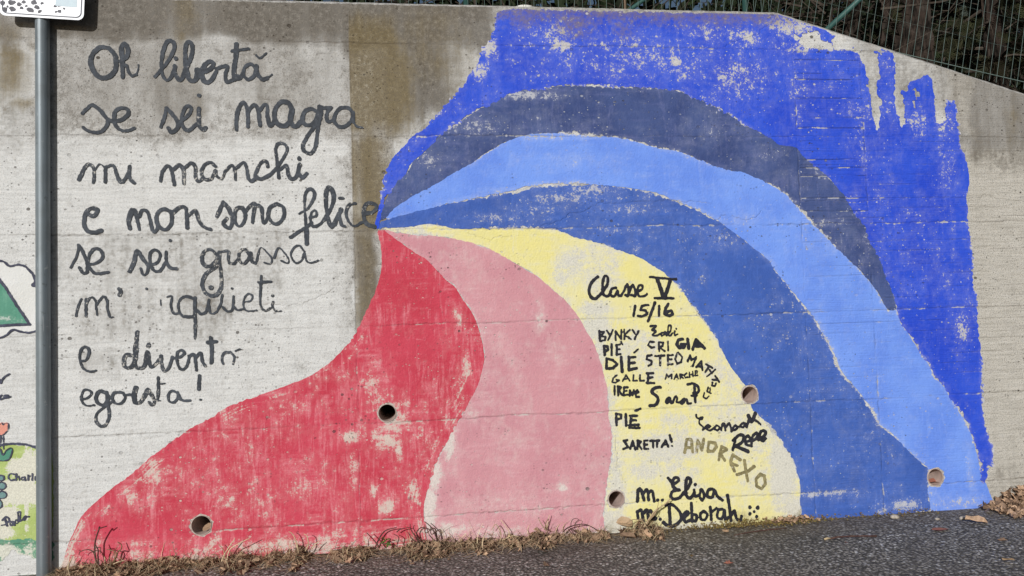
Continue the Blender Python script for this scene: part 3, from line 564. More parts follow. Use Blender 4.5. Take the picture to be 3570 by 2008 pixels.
('"15/16" in black under the class name', 'name', -.05, 0, 'C3', 'w28 1240 190 1225 290; w26 1370 180 1310 190 1295 230 1345 235 1360 270 1310 295 1270 290; w30 1440 155 1370 340; w28 1480 190 1478 290; w30 1570 170 1540 220 1535 270 1580 290 1615 270 1600 235 1560 250'),
('short black capitals on the left, directly under the date', 'name', .05, 0, 'C3', 'w26 885 440 890 540; w26 885 445 930 450 900 490 945 500 940 530 890 540; w24 960 440 985 480; w24 1020 430 970 530; w24 1045 530 1045 440 1100 520 1105 430; w24 1130 425 1135 520; w24 1185 430 1135 480 1200 520; w24 1215 430 1240 470; w24 1275 440 1235 520'),
('small joined-up black signature right under the date', 'name', .0, 1, 'C3', 'w24 1395 392 1450 388 1410 430 1448 440 1415 478 1445 488 1490 470; w22 1532 455 1502 462 1506 486 1535 470 1540 450 1556 486; w20 1556 486 1592 440 1598 388 1572 392 1568 470 1590 486 1615 460; w20 1635 440 1635 480 1665 470; w20 1650 418'),
('three black capitals with an apostrophe, second in the left column', 'name', .0, 0, 'C3', 'w30 930 590 938 680; w28 930 590 965 595 970 630 940 645; w28 1005 575 1005 680; w26 1055 580 1058 678; w22 1055 580 1092 575; w22 1055 625 1085 620; w24 1055 675 1095 672; w20 1100 545 1115 575'),
('three thin black capitals, middle of the right column', 'name', .15, 0, 'C3', 'w22 1430 550 1385 545 1370 580 1400 605 1430 600; w22 1475 550 1480 640; w22 1475 550 1520 555 1515 590 1480 600 1535 640; w22 1567 545 1570 635'),
('three bold black capitals at the right edge of the yellow', 'name', -.1, 0, 'C3', 'w34 1715 520 1670 530 1655 570 1680 605 1725 600 1740 575 1700 575; w36 1765 520 1775 610; w36 1815 620 1845 525 1930 610; w36 1835 590 1900 590; w30 1850 560 1870 580'),
('three large accented black capitals in the left column', 'name', .05, 0, 'C3', 'w30 955 715 955 815; w30 955 715 1020 730 1062 770 1020 810 955 815; w38 1100 700 1110 845; w32 1178 700 1178 830; w30 1178 705 1240 700; w30 1178 765 1235 755; w32 1178 828 1255 810; w20 1230 655 1270 620'),
('four thin black capitals in the middle of the names', 'name', .15, 0, 'C3', 'w24 1405 680 1360 690 1355 720 1405 740 1400 770 1375 785; w22 1440 690 1530 685; w24 1490 690 1490 780; w24 1568 680 1568 780; w22 1568 685 1615 680; w22 1568 725 1605 720; w22 1568 775 1615 770; w22 1660 660 1640 720 1660 765 1700 750 1710 700 1670 655'),
('black capitals slanting down the right edge of the yellow', 'name', .0, 0, 'C3', 'w22 1765 740 1790 680 1800 730 1850 700 1815 790; w24 1850 800 1900 745 1912 830; w26 1870 790 1905 795; w22 1945 770 2010 805; w22 1978 790 1940 850; w20 2040 825 1955 895; w20 1985 830 2005 862'),
('black capitals climbing beside the slanted name', 'name', .05, 0, 'C3', 'w20 1930 1055 1922 1100 1950 1115 1975 1090; w20 1968 1000 1958 1045 2000 1062; w18 1990 1010 1984 1050; w18 2012 955 2003 985 2038 992 2047 962; w22 2040 888 2078 945; w20 2010 925 2055 928'),
('five thin black capitals in the left column, its last letter bolder', 'name', .08, 0, 'C3', 'w20 1060 880 1020 910 1010 950 1045 955 1080 930 1050 925; w20 1115 940 1150 880 1185 935; w18 1125 920 1175 915; w20 1225 880 1220 935 1260 935; w20 1290 880 1285 935 1330 935; w26 1370 860 1366 960; w24 1355 862 1420 860; w24 1370 910 1415 900; w26 1355 957 1430 960'),
('smallest black capitals in the right column', 'name', .0, 0, 'C3', 'w18 1540 920 1555 870 1575 900 1605 870 1605 915; w18 1630 920 1655 870 1670 915; w16 1640 900 1665 900; w18 1685 870 1690 915; w18 1685 870 1715 875 1690 895 1720 910; w18 1755 860 1730 880 1740 905 1765 900; w18 1780 850 1785 900; w18 1815 845 1818 890; w16 1783 875 1816 868; w18 1837 840 1840 885; w15 1837 840 1860 838; w15 1838 862 1858 858; w16 1840 885 1862 882'),
('five black letters in the left column, ending in a small e', 'name', .0, 0, 'C3', 'w22 1035 990 1035 1075; w22 1067 990 1070 1085; w22 1067 990 1100 1000 1075 1030 1110 1075; w22 1130 1000 1126 1080; w20 1130 1005 1165 1000; w20 1127 1040 1155 1035; w20 1126 1080 1165 1075; w22 1185 1085 1190 1030 1215 1080 1225 1030; w22 1240 1065 1275 1050 1265 1030 1240 1050 1250 1095 1280 1098'),
('large joined-up black signature with a big curved initial', 'name', -.05, 1, 'C3', 'w34 1490 1000 1430 1010 1405 1050 1450 1085 1470 1130 1440 1180 1385 1185; w24 1592 1108 1568 1108 1548 1135 1560 1160 1590 1130 1598 1155 1618 1150; w22 1618 1150 1640 1095 1660 1112 1655 1150 1690 1145; w26 1730 1115 1700 1140 1710 1165 1750 1120 1765 1160 1795 1160; w26 1765 970 1820 965 1870 1000 1870 1050 1820 1060; w28 1830 985 1840 1150; w24 1800 1085 1855 1080'),
('three black capitals alone below the left column', 'name', .08, 0, 'C3', 'w28 1050 1265 1055 1375; w26 1050 1265 1100 1275 1100 1310 1055 1325; w28 1145 1270 1150 1380; w28 1200 1290 1192 1400; w26 1190 1285 1260 1285; w26 1200 1330 1250 1330; w30 1185 1380 1275 1375; w24 1185 1405 1285 1407; w26 1245 1235 1295 1215'),
('rising joined-up black signature under the right drain', 'name', -.05, 1, 'C3', 'w24 1850 1275 1860 1305 1900 1320 1915 1300 1890 1310 1880 1360 1920 1400 1915 1425; w26 1920 1420 1960 1380 1990 1390 1955 1415 1990 1432 2030 1400; w24 2055 1380 2030 1410 2060 1430 2085 1400 2055 1380; w24 2100 1430 2110 1370 2130 1370 2140 1430; w24 2150 1395 2175 1360 2190 1380 2200 1440; w24 2240 1380 2215 1405 2230 1430 2262 1400 2240 1380; w20 2262 1395 2290 1395; w24 2320 1355 2290 1385 2320 1400 2335 1360 2350 1400; w30 2355 1400 2375 1330 2400 1340; w40 2370 1285 2405 1345 2440 1260; w28 2440 1330 2490 1370'),
('black capitals with an exclamation mark beside the pink band', 'name', -.1, 0, 'C4', 'w26 1160 90 1125 100 1150 130 1170 160 1120 180; w24 1190 180 1215 100 1245 185; w20 1200 150 1235 150; w24 1265 95 1265 180; w24 1265 95 1297 105 1270 135 1305 180; w24 1332 100 1332 180; w22 1332 100 1365 95; w22 1332 138 1360 135; w24 1332 178 1370 178; w26 1390 100 1480 95; w24 1417 100 1420 165; w24 1460 100 1460 160; w24 1505 160 1545 95 1570 155; w20 1520 135 1560 135; w30 1585 45 1605 105; w22 1608 148'),
('olive grey capitals arching down to the right', 'olive', .18, 0, 'C4', 'w34 1735 215 1755 85 1800 85 1815 205; w30 1745 165 1810 165; w34 1855 210 1865 90 1905 190 1925 80; w34 1975 110 1965 200; w34 1975 110 2040 120 2050 160 2020 200 1965 205; w32 2100 155 2075 290; w32 2100 155 2155 185 2090 225 2135 295; w36 2215 240 2190 310 2230 400; w32 2215 240 2290 290; w30 2190 320 2260 345; w34 2330 295 2350 430 2365 500; w36 2425 355 2370 400 2255 435; w36 2490 430 2445 480 2450 550 2500 575 2540 530 2530 450 2490 430'),
('bold tilted black signature at the right edge of the yellow', 'name', -.1, 1, 'C4', 'w34 2240 80 2215 190; w36 2215 95 2280 40 2320 50 2310 110 2240 150; w40 2240 150 2310 180 2370 205; w32 2345 110 2390 90 2370 50 2340 70 2345 130 2400 150; w34 2400 150 2410 60 2450 20 2460 60 2420 95; w32 2470 90 2530 45 2540 5 2500 0 2480 50 2510 100 2540 75'),
('"m." and a joined-up black signature near the ground', 'name', -.1, 1, 'C4', 'w34 1265 700 1270 590 1300 590 1330 690; w34 1325 620 1360 585 1375 690; w34 1375 620 1410 600 1430 700; w38 1465 690; w34 1512 688; w34 1570 470 1620 520 1670 500 1670 470 1630 470 1610 540 1650 580 1680 590 1620 600 1595 650 1630 680 1690 665; w36 1690 660 1770 560 1795 490 1760 470 1745 540 1750 640 1790 670 1830 620; w32 1830 590 1840 650 1880 640; w36 1840 535; w32 1880 650 1900 580 1930 640 1910 690 1890 670; w34 2010 580 1970 590 1960 650 2010 660 2030 590 2060 650 2110 690'),
('"m." and the lowest black signature, with five dots after it', 'name', -.1, 1, 'C4', 'w34 1260 800 1270 870; w34 1265 810 1300 790 1320 895; w36 1320 820 1360 790 1375 875; w34 1375 810 1400 800 1420 880; w48 1440 875; w34 1492 880; w38 1580 740 1590 930; w36 1550 740 1610 735 1680 800 1700 870 1650 935 1570 945 1520 910; w34 1720 870 1770 830 1755 800 1725 840 1740 905 1790 890; w36 1800 720 1810 900; w34 1810 830 1850 840 1850 890 1810 900; w34 1920 800 1890 830 1900 880 1940 880 1960 830 1920 800; w36 1990 760 2000 885; w30 2000 810 2050 770; w34 2110 780 2070 790 2060 860 2110 870 2130 790 2140 880 2170 860; w38 2160 640 2180 760 2195 890; w36 2200 840 2230 800 2250 870 2290 890 2300 850; w42 2385 760; w46 2462 765; w34 2427 805; w42 2385 828; w38 2450 855'),
('end of a thin dark word left of the pole', 'thin', .1, 1, 'A3', 'w16 -30 900 0 930 10 960 25 930 60 890 100 868'),
('lower dark word ending in "ca" left of the pole', 'thin', .1, 1, 'A3', 'w15 20 1080 0 1100 5 1120 40 1112; w15 75 1080 50 1085 45 1110 70 1105 78 1080 82 1105 105 1095'),
('dark name on the green hill, cut by the pole', 'thin', .1, 1, 'A4', 'w16 140 430 100 430 88 465 108 490 145 485; w14 165 430 165 490; w14 165 465 190 458 197 490; w14 245 460 220 465 220 488 243 485 250 458 256 490; w14 285 440 285 490; w14 285 456 307 448; w14 325 425 325 490; w14 355 455 355 490'),
('dark joined-up name low on the green hill', 'thin', .1, 1, 'A4', 'w18 52 865 75 945; w16 25 890 60 860 90 870 95 900 70 915; w14 20 940 62 930; w15 122 903 102 925 120 942 136 905 148 940; w14 160 890 154 918 178 920 182 892 160 890; w14 195 905 207 820 182 812 195 890 222 890; w15 258 850 236 870 246 890 265 860 290 855'),
]
INK = {'poem': ink_mat('charcoal_lettering', lin(60, 64, 70)), 'name': ink_mat('black_lettering', lin(38, 38, 44), -.02),
       'olive': ink_mat('olive_lettering', lin(120, 112, 80), .0), 'thin': ink_mat('slate_lettering', lin(66, 68, 82), -.02)}
def parse_strokes(s):
    wd = 20; out = []
    for part in s.split(';'):
        nums = []
        for t in part.split():
            if t[0] == 'w': wd = float(t[1:])
            else: nums.append(float(t))
        if nums: out.append((wd, np.array(nums).reshape(-1, 2)))
    return out
PXM = float(Wpx(1785, 1004)[0]-Wpx(1784, 1004)[0])        # metres per photo pixel
def wall_from_tile(p, tile):
    o = TILE[tile]; x, z = Wpx(o[0]+p[:, 0]*KT, o[1]+p[:, 1]*KT); return np.stack([x, z], 1)
def strokes_mesh(name, strokes, tile, ink, fade, sm, layer, label=None, step=.003, parent=None, rough=.0016):
    polys = []
    for wd, p in strokes:
        q = wall_from_tile(p, tile)
        if sm: q = smooth(q, 4)
        polys.append((wd*KT*PXM*.5*.97, q))
    a = np.vstack([q for _, q in polys]); m = .03
    X, Z = grid(a[:, 0].min()-m, a[:, 0].max()+m, a[:, 1].min()-m, a[:, 1].max()+m, step)
    F = np.full(X.shape, -1.0)
    for r, q in polys:
        segs = list(zip(q[:-1], q[1:])) if len(q) > 1 else [(q[0], q[0])]
        for s, e in segs:
            i0 = max(0, int((min(s[0], e[0])-r-.008-X[0, 0])/step)); i1 = int((max(s[0], e[0])+r+.008-X[0, 0])/step)+2
            j0 = max(0, int((min(s[1], e[1])-r-.008-Z[0, 0])/step)); j1 = int((max(s[1], e[1])+r+.008-Z[0, 0])/step)+2
            sub = (slice(j0, j1), slice(i0, i1))
            F[sub] = np.maximum(F[sub], r-np.sqrt(seg_dist2(X[sub], Z[sub], s, e)))
    F = F + (fbm(X, Z, 90, seed=layer, o=3)-.5)*2*rough*2 + (vnoise(X, Z, 11, seed=layer+9)-.5)*(.005 if ink.name.startswith('charcoal') else .0018)
    wr = fade*1.5 + .5*sstep(.45, .7, fbm(X, Z, 6, seed=layer+30, o=3)) * (.6+fade)
    o = grid_mesh(name, F, X, Z, -.0042-.00006*(layer % 8), dict(wear=wr, groove=groove_field(X, Z)*.8, plank=np.zeros(X.shape)), ink, parent or wall)
    if label: o['label'] = label
    return o

# the neighbouring painting at the left edge: cloud, green triangle, hill, flowers
def patch(name, s, y, mat, label=None, wear=None, rough=.004, ins=0, tile=None, step=.004, smo=3):
    p = onwall(s, tile); p = smooth(np.vstack([p, p[:1]]), smo) if smo else p
    X, Z = grid(max(-2.38, p[:, 0].min()-.03), p[:, 0].max()+.03, max(-.04, p[:, 1].min()-.03), p[:, 1].max()+.03, step)
    sd = coarse_sdf(X, Z, p)
    F = sd-ins+(fbm(X, Z, 50, seed=len(s), o=3)-.5)*2*rough
    wr = np.maximum(np.zeros(X.shape), blobs(X, Z, wear)) if wear else np.zeros(X.shape)
    o = grid_mesh(name, F, X, Z, y, dict(wear=wr, groove=groove_field(X, Z), plank=np.zeros(X.shape), dirt=np.zeros(X.shape), edge=np.clip(sd, 0, .5)), mat, wall)
    if label: o['label'] = label
    return o
WP = paint_mat('white_cloud_paint', lin(228, 228, 226), lin(222, 222, 218), lin(200, 196, 186), .0, .1)
GP = paint_mat('green_triangle_paint', lin(84, 142, 120), lin(98, 156, 134), lin(190, 205, 195), .0, .2, lin(120, 175, 150))
LP = paint_mat('lime_hill_paint', lin(172, 190, 112), lin(188, 204, 132), lin(226, 224, 208), .07, .25, lin(200, 214, 150), gain=.34)
DG = paint_mat('deep_green_paint', lin(92, 146, 122), lin(108, 158, 130), lin(222, 222, 208), .03, .25, lin(130, 178, 140))
PP = paint_mat('petal_paint', lin(224, 150, 132), lin(230, 166, 148), lin(224, 215, 205), .0, .15)
BP = paint_mat('blue_green_petal_paint', lin(104, 140, 140), lin(118, 152, 150), lin(214, 218, 214), .0, .25, lin(150, 178, 176))
patch('painted_cloud', 'A2 -160 1190 0 1170 50 1185 100 1225 170 1210 240 1220 300 1270 345 1340 350 1390 325 1420 400 1440 A3 470 60 480 300 400 445 365 440 290 455 200 445 130 425 70 480 0 510 -160 500', -.0012, WP, 'white cloud shape, its right end behind the pole')
patch('painted_triangle', 'A2 -160 1180 0 1365 60 1440 A3 180 190 300 378 0 388 -160 392', -.0016, GP, 'green triangle inside the cloud', [(20, 1110, .05, .02, .9), (60, 1120, .04, .02, .6)], smo=0)
patch('painted_hill', 'A4 -160 150 0 155 80 145 160 142 240 145 300 158 365 172 520 230 520 1080 365 1090 200 1100 0 1080 -160 1060', -.0012, LP, 'lime green hill with peeling paint', [(60, 1630, .05, .04, 1.1), (100, 1640, .04, .09, 1.2), (90, 1720, .1, .05, 1.25), (50, 1740, .08, .03, 1.1), (20, 1800, .07, .05, 1.15), (40, 1700, .1, .04, .9), (92, 1690, .012, .2, 1.1), (10, 1860, .05, .03, 1.0)], .006)
patch('painted_hill', 'A4 -160 1050 0 1080 200 1090 365 1080 520 1080 520 1290 365 1290 300 1240 200 1230 120 1180 60 1250 0 1300 -160 1300', -.0015, DG, 'dark green foot of the hill, badly worn', [(20, 1920, .08, .04, 1.1), (60, 1940, .1, .03, 1.0), (100, 1915, .04, .04, .9)], .012)
patch('painted_flower', 'A3 -60 1350 0 1360 20 1350 35 1366 55 1354 85 1355 88 1380 80 1430 A4 70 5 40 35 0 42 -60 40', -.0016, PP, 'salmon tulip cut by the picture edge')
patch('painted_leaf', 'A4 -40 150 20 180 35 235 70 190 125 170 120 220 100 275 50 298 0 295 -40 290', -.0018, GP, 'green tulip leaf')
for cx, cy, rx, ry in ((15, 470, 32, 28), (18, 548, 46, 36), (24, 638, 46, 36), (2, 730, 22, 40)):
    patch('painted_petal', 'A4 '+' '.join('%d %d' % (cx+rx*math.cos(a), cy+ry*math.sin(a)) for a in np.arange(10)*math.pi/5), -.002, BP)
OUT = 'w20 -160 1190 0 1172 50 1185 100 1225 170 1212 240 1222 300 1270 345 1340 350 1390 325 1415 372 1428'
strokes_mesh('painted_outline', parse_strokes(OUT), 'A2', INK['thin'], 0, 1, 3, 'dark upper outline of the cloud')
strokes_mesh('painted_outline', parse_strokes('w20 -160 505 0 508 70 480 130 428 200 446 290 456 372 438'), 'A3', INK['thin'], 0, 1, 4, 'dark lower outline of the cloud')
strokes_mesh('painted_outline', parse_strokes('w24 -160 -262 0 -68 60 10 160 170 300 376 150 378 0 388 -160 392'), 'A3', INK['thin'], 0, 0, 5, 'dark outline of the green triangle')
strokes_mesh('painted_outline', parse_strokes('w22 22 138 80 130 160 128 240 131 300 146 372 166'), 'A4', INK['thin'], .05, 1, 6, 'dark top line of the hill')
strokes_mesh('painted_outline', parse_strokes('w12 -40 155 5 178 32 240 70 190 125 170 120 220 100 275 50 298 0 295; w12 10 50 5 160; w12 35 45 40 180; w10 0 42 40 35 70 5; w9 0 -70 20 -80 35 -64 55 -76 85 -75 88 -50 80 0 70 5'), 'A4', INK['thin'], .05, 1, 7, 'dark outline of the tulip')
strokes_mesh('painted_outline', parse_strokes('; '.join('w11 '+' '.join('%d %d' % (cx+rx*math.cos(a), cy+ry*math.sin(a)) for a in np.arange(11)*math.pi/5) for cx, cy, rx, ry in ((15, 470, 32, 28), (18, 548, 46, 36), (24, 638, 46, 36), (2, 730, 22, 40)))), 'A4', INK['thin'], .0, 1, 2, 'dark outlines of the blue green petals')
for n, (lab, ink, fade, sm, tile, s) in enumerate(TEXT):
    strokes_mesh('lettering', parse_strokes(s), tile, INK[ink], fade, sm, n, lab)

# ------------------------------------------------------------------ drains through the wall
pvc = plain('drain_plastic', lin(188, 166, 156), lin(168, 150, 142), 30, .6, .4)
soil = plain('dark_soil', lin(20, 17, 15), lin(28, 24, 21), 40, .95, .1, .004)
MORT = plain('chipped_mortar', lin(206, 198, 190), lin(150, 138, 128), 70, .95, .1, .004)
DL = ['drain pipe low in the red band near the pole', 'drain pipe higher in the red band, chipped concrete around it', 'drain pipe in the white gap between pink and yellow',
      'drain pipe at the right edge of the yellow band', 'drain pipe low in the light blue arch']
for (x, z, r), lab in zip(HC, DL):
    V = []; Fc = []; n = 40; rings = [(0.002, r*1.02), (-.0035, r*1.0), (-.004, r*.955), (.0, r*.93), (.42, r*.93)]
    for y, q in rings:
        for k in range(n):
            a = 2*math.pi*k/n; V.append((x+q*math.cos(a), y, z+q*math.sin(a)))
    for i in range(len(rings)-1):
        for k in range(n): Fc.append((i*n+k, (i+1)*n+k, (i+1)*n+(k+1) % n, i*n+(k+1) % n))
    rg = np.linspace(0, 6.2832, 61)[:-1]; jag = [1.22+.22*random.random() for _ in rg]
    mv = [(x+r*.98*math.cos(a), -.0008, z+r*.98*math.sin(a)) for a in rg]+[(x+r*j_*math.cos(a), .0012, z+r*j_*math.sin(a)) for a, j_ in zip(rg, jag)]
    mesh_obj('mortar_ring', mv, [(i, (i+1) % 60, (i+1) % 60+60, i+60) for i in range(60)], MORT, wall)
    o = mesh_obj('drain_pipe', V, Fc, pvc, wall, (0, 0, 0), True); o['label'] = lab
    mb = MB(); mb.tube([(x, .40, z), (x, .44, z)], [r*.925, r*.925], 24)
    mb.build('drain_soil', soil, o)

# ------------------------------------------------------------------ road sign on its pole
PX0 = Wpx(*(124.3, 250), -.0338); PX1 = Wpx(172.7, 250, -.0338)
pr = float(PX1[0]-PX0[0])/2; pxc = float(PX0[0]+PX1[0])/2
sign = empty('road_sign', (pxc, -.0338, 0)); tag(sign, 'grey pole with the worn lower edge of a white road sign at the left edge', 'road sign')
def pole_mat():
    t = NT('galvanised_steel', .48, .45); t.b.inputs['Metallic'].default_value = .25
    n = t.noise(1, 4, .6, sc=(60, 60, 1.2)); n2 = t.noise(30, 4, .7)
    c = t.mix(t.step(n, .35, .65), lin(118, 128, 134), lin(134, 143, 148)); c = t.mix(t.math('MULTIPLY', t.step(n2, .62, .72), .5), c, lin(185, 190, 192))
    c = t.mix(t.math('MULTIPLY', t.step(n2, .40, .28), .6), c, lin(84, 88, 90)); n3 = t.noise(1, 3, .6, sc=(90, 90, 6), loc=(0, 0, 4)); c = t.mix(t.math('MULTIPLY', t.step(n3, .66, .74), .6), c, lin(196, 200, 202)); n4 = t.noise(5, 3, .6); c = t.mix(t.step(n4, .4, .65, 0, .35), c, lin(92, 96, 96))
    return t.color(c)
mb = MB(); zs = [-.1+i*.1 for i in range(36)]
mb.tube([(0, 0, z) for z in zs], pr, 40); pole = mb.build('pole', pole_mat(), sign, sm=True)
YS = -.0338-pr-.004
brx, brz = map(float, Wpx(835*KT, 205*KT, YS)); blx, blz = map(float, Wpx(-6*KT, 152*KT, YS))
ux = Vector((blx-brx, 0, blz-brz)); SW = ux.length; ux.normalize(); uz = Vector((ux.z, 0, -ux.x)); 
if uz.z < 0: uz = -uz
def rrect(w0, h0, rad, ins=0, n=7):
    out = []
    for cx, cy, a0 in ((ins+rad, ins+rad, 180), (w0-ins-rad, ins+rad, 270), (w0-ins-rad, h0-ins-rad, 0), (ins+rad, h0-ins-rad, 90)):
        for k in range(n+1):
            a = math.radians(a0+90*k/n); out.append((cx+rad*math.cos(a), cy+rad*math.sin(a)))
    return out
def sp(u, v, y): return Vector((brx, 0, brz))+ux*u+uz*v+Vector((0, y, 0))-Vector((pxc, -.0338, 0))
SH = .30
def sign_mat():
    t = NT('peeling_sign_sheet', .35, .5)
    n2 = t.noise(60, 3, .6); m = t.math('MULTIPLY', t.step(t.noise(160, 3, .7), .58, .66), .5)
    c = t.mix(m, lin(176, 180, 187), lin(146, 148, 154)); c = t.mix(t.math('MULTIPLY', t.step(n2, .6, .75), .25), c, lin(170, 170, 165))
    return t.color(c)
out = rrect(SW, SH, .03); n = len(out); V = [sp(u, v, YS-.0015) for u, v in out]+[sp(u, v, YS+.0015) for u, v in out]
Fc = [tuple(range(n)), tuple(range(2*n-1, n-1, -1))]+[(i, i+n, (i+1) % n+n, (i+1) % n) for i in range(n)]
plate = mesh_obj('sign_plate', V, Fc, sign_mat(), sign)
a = rrect(SW, SH, .026, .0105); b = rrect(SW, SH, .023, .0155)
V = [sp(u, v, YS-.0022) for u, v in a]+[sp(u, v, YS-.0022) for u, v in b]
border = mesh_obj('sign_border', V, [(i, (i+1) % n, (i+1) % n+n, i+n) for i in range(n)], plain('dark_border', lin(58, 62, 78), lin(70, 72, 84), 60, .5), plate)
rs = random.Random(4); pm = MB()
for tx, ty, q in ((25, 35, 34), (45, 100, 36), (120, 25, 40), (125, 92, 38), (190, 40, 28), (215, 80, 24), (235, 20, 26), (300, 100, 42), (345, 25, 34), (370, 70, 30), (395, 112, 26), (420, 30, 22), (600, 40, 46), (590, 112, 24), (548, 62, 20), (655, 25, 20), (560, 118, 14), (708, 55, 16), (150, -40, 50), (300, -50, 46), (420, -60, 50), (40, -50, 50), (260, 60, 16), (75, 65, 16), (640, 85, 14)):
    vs = []
    for k_ in range(9):
        a_ = 6.2832*k_/9; r_ = q*rs.uniform(.6, 1.15); x_, z_ = Wpx((tx+r_*math.cos(a_))*KT, (ty+r_*.8*math.sin(a_))*KT, YS-.0021); vs.append((float(x_)-pxc, YS-.0021+.0338, float(z_)))
    pm.add(vs, [tuple(range(8, -1, -1))])
pl = pm.build('peeled_sheeting', plain('weathered_backing', lin(118, 118, 124), lin(98, 98, 104), 40, .7), plate); pl['kind'] = 'stuff'
V = [sp(u, v, YS-.0022) for u, v in ((.035, .0655), (.135, .0655), (.135, .16), (.035, .16))]
mesh_obj('sign_sticker', V, [(0, 1, 2, 3)], plain('pale_blue_sticker', lin(206, 224, 232), lin(200, 216, 226), 30, .5), plate)
for v in (.07, .22):
    c = sp(SW*.5, v, 0); mb = MB(); mb.tube([(-pr-.012, -.001, c.z), (-pr-.004, -pr-.001, c.z), (pr+.004, -pr-.001, c.z), (pr+.012, -.001, c.z)], .0022, 8)
    mb.build('clamp', pole.data.materials[0], sign)

# ------------------------------------------------------------------ ground
def asphalt_mat():
    t = NT('worn_asphalt', .92, .08)
    v = t.vor(68); sc = t.node('SeparateColor'); t.put(sc.inputs[0], v.outputs['Color'])
    v2 = t.vor(180, loc=(2, 1, 0)); s2 = t.node('SeparateColor'); t.put(s2.inputs[0], v2.outputs['Color'])
    n = t.noise(1.7, 4, .6); n3 = t.noise(260, 2, .6)
    c = t.mix(sc.outputs[0], lin(78, 75, 71), lin(190, 184, 175))
    c = t.mix(t.math('MULTIPLY', s2.outputs[0], .5), c, lin(190, 184, 176))
    c = t.mix(t.step(sc.outputs[1], .86, .88), c, t.mix(sc.outputs[2], lin(184, 180, 175), lin(250, 247, 242)))
    c = t.mix(t.math('MULTIPLY', t.step(s2.outputs[1], .93, .95), .8), c, lin(206, 202, 198))
    c = t.mix(t.math('MULTIPLY', t.step(v.outputs['Distance'], .32, .6), .75), c, lin(58, 56, 54))
    c = t.mix(t.step(n, .4, .65, 0, .35), c, lin(112, 106, 100))
    gp = t.node('SeparateXYZ'); t.put(gp.inputs[0], t.co()); dust = t.math('MULTIPLY', t.step(t.math('MULTIPLY_ADD', t.noise(6, 4, .65), .5, gp.outputs[1]), -.12, .22), t.step(n3, .3, .65, .3, .9))
    c = t.mix(t.math('MULTIPLY', dust, .6), c, lin(128, 112, 92))
    ns = t.noise(.9, 4, .6, loc=(4, 2, 0)); c = t.mix(t.step(ns, .5, .66, 0, .4), c, lin(62, 60, 58))
    h = t.math('SUBTRACT', t.math('MULTIPLY', sc.outputs[2], .6), v.outputs['Distance']); h = t.math('MULTIPLY_ADD', n3, .4, h)
    t.bump(h, .008); return t.color(c)
mb = MB(); V = []; nx_, ny_ = 120, 40
gx = np.linspace(-3.2, 4.6, nx_); gy = np.linspace(-2.5, .05, ny_); GX, GY = np.meshgrid(gx, gy)
GZ = (fbm(GX, GY, 3, seed=5, o=3)-.5)*.012*sstep(-2.5, -2.2, GY)*sstep(-3.2, -2.9, GX)*sstep(4.6, 4.3, GX)
V = [(x, y, z) for x, y, z in zip(GX.ravel(), GY.ravel(), GZ.ravel())]
Fc = [(j*nx_+i, j*nx_+i+1, (j+1)*nx_+i+1, (j+1)*nx_+i) for j in range(ny_-1) for i in range(nx_-1)]
b = len(V); V += [(-60, -60, 0), (60, -60, 0), (60, .05, 0), (-60, .05, 0), (-3.2, -2.5, 0), (4.6, -2.5, 0), (4.6, .05, 0), (-3.2, .05, 0)]
Fc += [(b, b+1, b+5, b+4), (b+1, b+2, b+6, b+5), (b+3, b, b+4, b+7)]
tag(mesh_obj('road', V, Fc, asphalt_mat()), kind='structure')
mb = MB(); mb.add([(-60, .3, 2.3), (60, .3, 2.3), (60, 25, 3.5), (-60, 25, 3.5), (60, 120, 3.5), (-60, 120, 3.5)], [(0, 1, 2, 3), (3, 2, 4, 5)])
tag(mb.build('hillside', plain('leaf_mould', lin(70, 58, 44), lin(92, 78, 58), 5, .95, .1, .02)), kind='structure')

# ------------------------------------------------------------------ fallen leaves, dry grass
def leafy(name, cols, rough=.85):
    t = NT(name, rough, .2); n = t.noise(14, 3, .6); n2 = t.noise(70, 3, .6); g = t.node('Attribute', attribute_name='tint')
    c = t.mix(g.outputs['Fac'], cols[0], cols[1]); c = t.mix(t.math('MULTIPLY', t.step(n2, .4, .65), .45), c, cols[2]); return t.color(c)
LEAF = leafy('dead_leaf', (lin(214, 180, 148), lin(104, 84, 70), lin(112, 88, 70)))
LEAFR = leafy('reddish_dead_leaf', (lin(176, 122, 102), lin(150, 92, 76), lin(120, 76, 64)))
LEAFP = leafy('pale_dead_leaf', (lin(206, 178, 146), lin(186, 158, 126), lin(160, 134, 104)))
STRAW = leafy('dry_straw', (lin(232, 214, 176), lin(128, 102, 78), lin(176, 150, 114)))
STEM = leafy('dark_dry_stem', (lin(92, 66, 60), lin(66, 46, 46), lin(120, 96, 80)))
def leaf_geo(size, rng, star=True, curl=.3):
    n = 14 if star else 10; pts = [(0, 0, 0)]; 
    for k in range(n):
        a = 2*math.pi*k/n
        r = size*(.5*(1 if k % 2 == 0 else .58) if star else .5)*(rng.uniform(.8, 1.15))
        x = r*math.cos(a)*(1 if star else 1.25); y = r*math.sin(a)*(1 if star else .62)
        pts.append((x, y, curl*(abs(y)*.9+(x*x)/size*.8*rng.uniform(-1, 1.4)+rng.uniform(-.06, .1)*size)))
    return pts, [(0, 1+k, 1+(k+1) % n) for k in range(n)]
def place(V, loc, rot):
    m = Matrix.Rotation(rot[2], 3, 'Z') @ Matrix.Rotation(rot[1], 3, 'Y') @ Matrix.Rotation(rot[0], 3, 'X')
    return [m @ Vector(v)+Vector(loc) for v in V]
